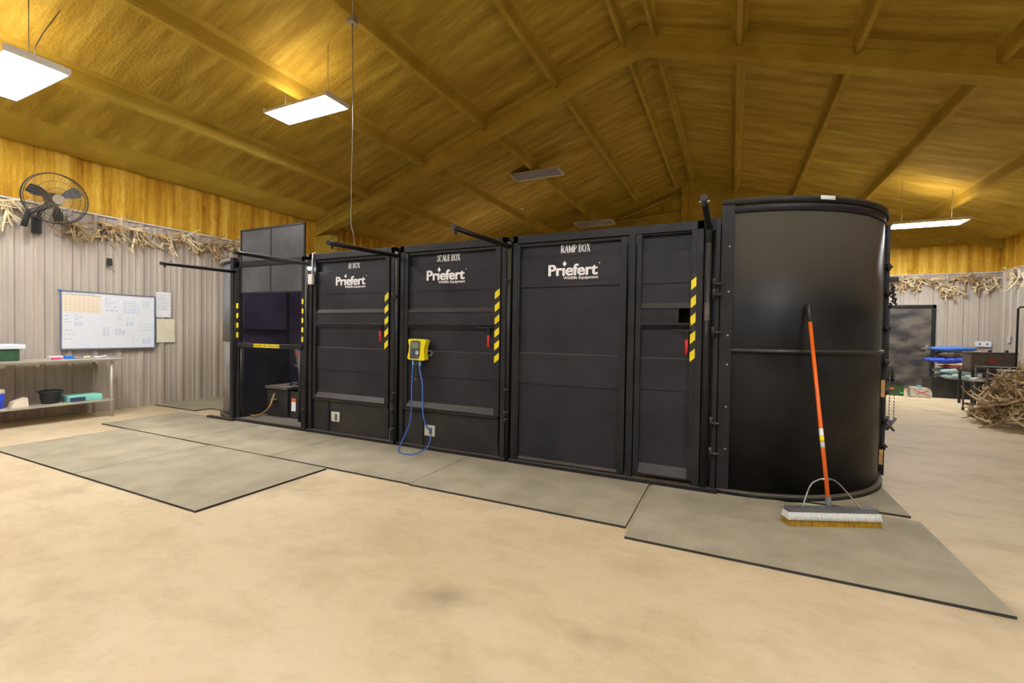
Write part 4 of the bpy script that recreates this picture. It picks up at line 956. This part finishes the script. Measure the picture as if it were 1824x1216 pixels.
# trunk on a dark table
c = thing('side_table', (4.9, 12.35, 0), 'dark table carrying the brown trunk', 'table')
B(4.30, 5.55, 12.1, 12.75, .68, .72).build('tabletop', 'black_plastic', c)
for x_ in (4.34, 5.51):
    for y_ in (12.14, 12.71): B(x_-.02, x_+.02, y_-.02, y_+.02, 0, .68).build('leg', 'black_plastic', c)
c = thing('storage_chest', (4.66, 12.4, .72), 'grey-brown trunk with two black knobs and a red mark', 'trunk')
B(4.33, 5.0, 12.2, 12.6, .722, 1.06, bev=.012).build('trunk_body', 'trunk_brown', c); B(4.32, 5.01, 12.19, 12.61, 1.06, 1.09, bev=.008).build('lid', 'trunk_brown', c)
for x_ in (4.62, 4.86): MB().lathe([(.02, 0), (.032, .015), (.03, .04), (.01, .05)], (x_, 12.25, 1.09), 10).build('knob', 'black_plastic', c)
A = MB()
for pts in (([(4.58, .93), (4.66, .93), (4.60, .88), (4.69, .88)]), ([(4.62, .95), (4.72, .90)]), ([(4.66, .87), (4.73, .94)])): ribbon(A, pts, .016, lambda p, a: (p[0], 12.199-a, p[1]))
A.build('red_mark', 'red', c)
c = thing('utility_cart', (4.4, 11.2, 0), 'black utility cart half behind the antler heap', 'cart')
for z_ in (.12, .55, .82): B(3.94 if z_ < .8 else 4.1, 4.75, 10.95, 11.42, z_, z_+.03, bev=.005).build('cart_shelf', 'black_plastic', c)
B(4.22, 4.5, 10.93, 10.948, .79, .82).build('handle_plate', 'white_plastic', c)
for x_, zt_ in ((3.95, .56), (4.12, .86), (4.73, .86)):
    for y_ in (10.97, 11.4): MB().tube([(x_, y_, .05), (x_, y_, zt_)], .016, n=8).build('post', 'cart_grey', c)
for x_ in (3.95, 4.73):
    for y_ in (10.97, 11.4): MB().tube([(x_-.012, y_, .035), (x_+.012, y_, .035)], .035, n=12).build('wheel', 'black_plastic', c)
o = B(3.95, 4.10, 10.98, 11.2, .582, .64, bev=.008).build('small_box', 'white_plastic'); tag(o, 'small white box on the left shelf of the cart', 'box')
o = B(4.16, 4.34, 11.0, 11.3, .582, .74, bev=.01).build('tool_case', 'black_plastic'); tag(o, 'black case on the middle shelf of the cart', 'case')
c = thing('gear_stand', (4.75, 11.9, 0), 'thin black upright stand with a short hooked top', 'stand')
MB().tube([(4.86, 11.9, .02), (4.86, 11.9, 1.93), (4.88, 11.9, 1.96), (4.98, 11.9, 1.965)], .018, n=8).build('upright', 'pipe_black', c); B(4.76, 4.96, 11.8, 12.0, 0, .02).build('foot', 'pipe_black', c)
c = thing('notice_bucket', (4.95, 11.6, .0), 'white drum with a brown stripe at the right edge behind the heap', 'drum')
MB().lathe([(.13, 0), (.135, .62), (.14, 1.02), (.14, 1.06)], (5.05, 11.55, .0), 18).build('drum_body', 'paper_white', c); MB().lathe([(.143, 0), (.143, .03)], (5.05, 11.55, .9), 18).build('stripe', 'trunk_brown', c)
c = thing('outlet_plate', (5.75, YG-.06, 1.2), 'wide pale outlet plate on the far wall', 'outlet')
B(5.62, 5.92, YG-.07, YG-.03, 1.16, 1.30, bev=.005).build('plate', 'white_plastic', c)
for x_ in (5.70, 5.84): B(x_-.02, x_+.02, YG-.074, YG-.0702, 1.21, 1.25).build('socket', 'screen_grey', c)
o = MB().box(XR-.06, XR-.03, 15.0, 15.09, 1.28, 1.45, bev=.01).build('wall_switch', 'key_grey'); tag(o, 'small grey oval switch plate on the wall near the corner', 'switch')

# added lamp, unseen behind the row, put there to brighten the far roof
t = thing('added_roof_light', (-6.4, 11.4, 0), 'added unseen floor lamp behind the row, brightening the far roof', 'lamp')
MB().box(-6.6, -6.2, 11.3, 11.5, .25, .30).tube([(-6.55, 11.4, .02), (-6.55, 11.4, .27)], .015).tube([(-6.25, 11.4, .02), (-6.25, 11.4, .27)], .015).box(-6.6, -6.2, 11.25, 11.55, 0, .03).build('lamp_stand', 'yellow_plastic', t)
MB().box(-6.58, -6.22, 11.32, 11.48, .302, .31).build('led_face', 'added_roof_led', t)
MB().box(-6.60, -6.585, 11.30, 11.50, .30, .62).box(-6.215, -6.20, 11.30, 11.50, .30, .62).box(-6.585, -6.215, 11.30, 11.315, .30, .62).box(-6.585, -6.215, 11.485, 11.50, .30, .62).build('lamp_shade', 'fan_black', t)
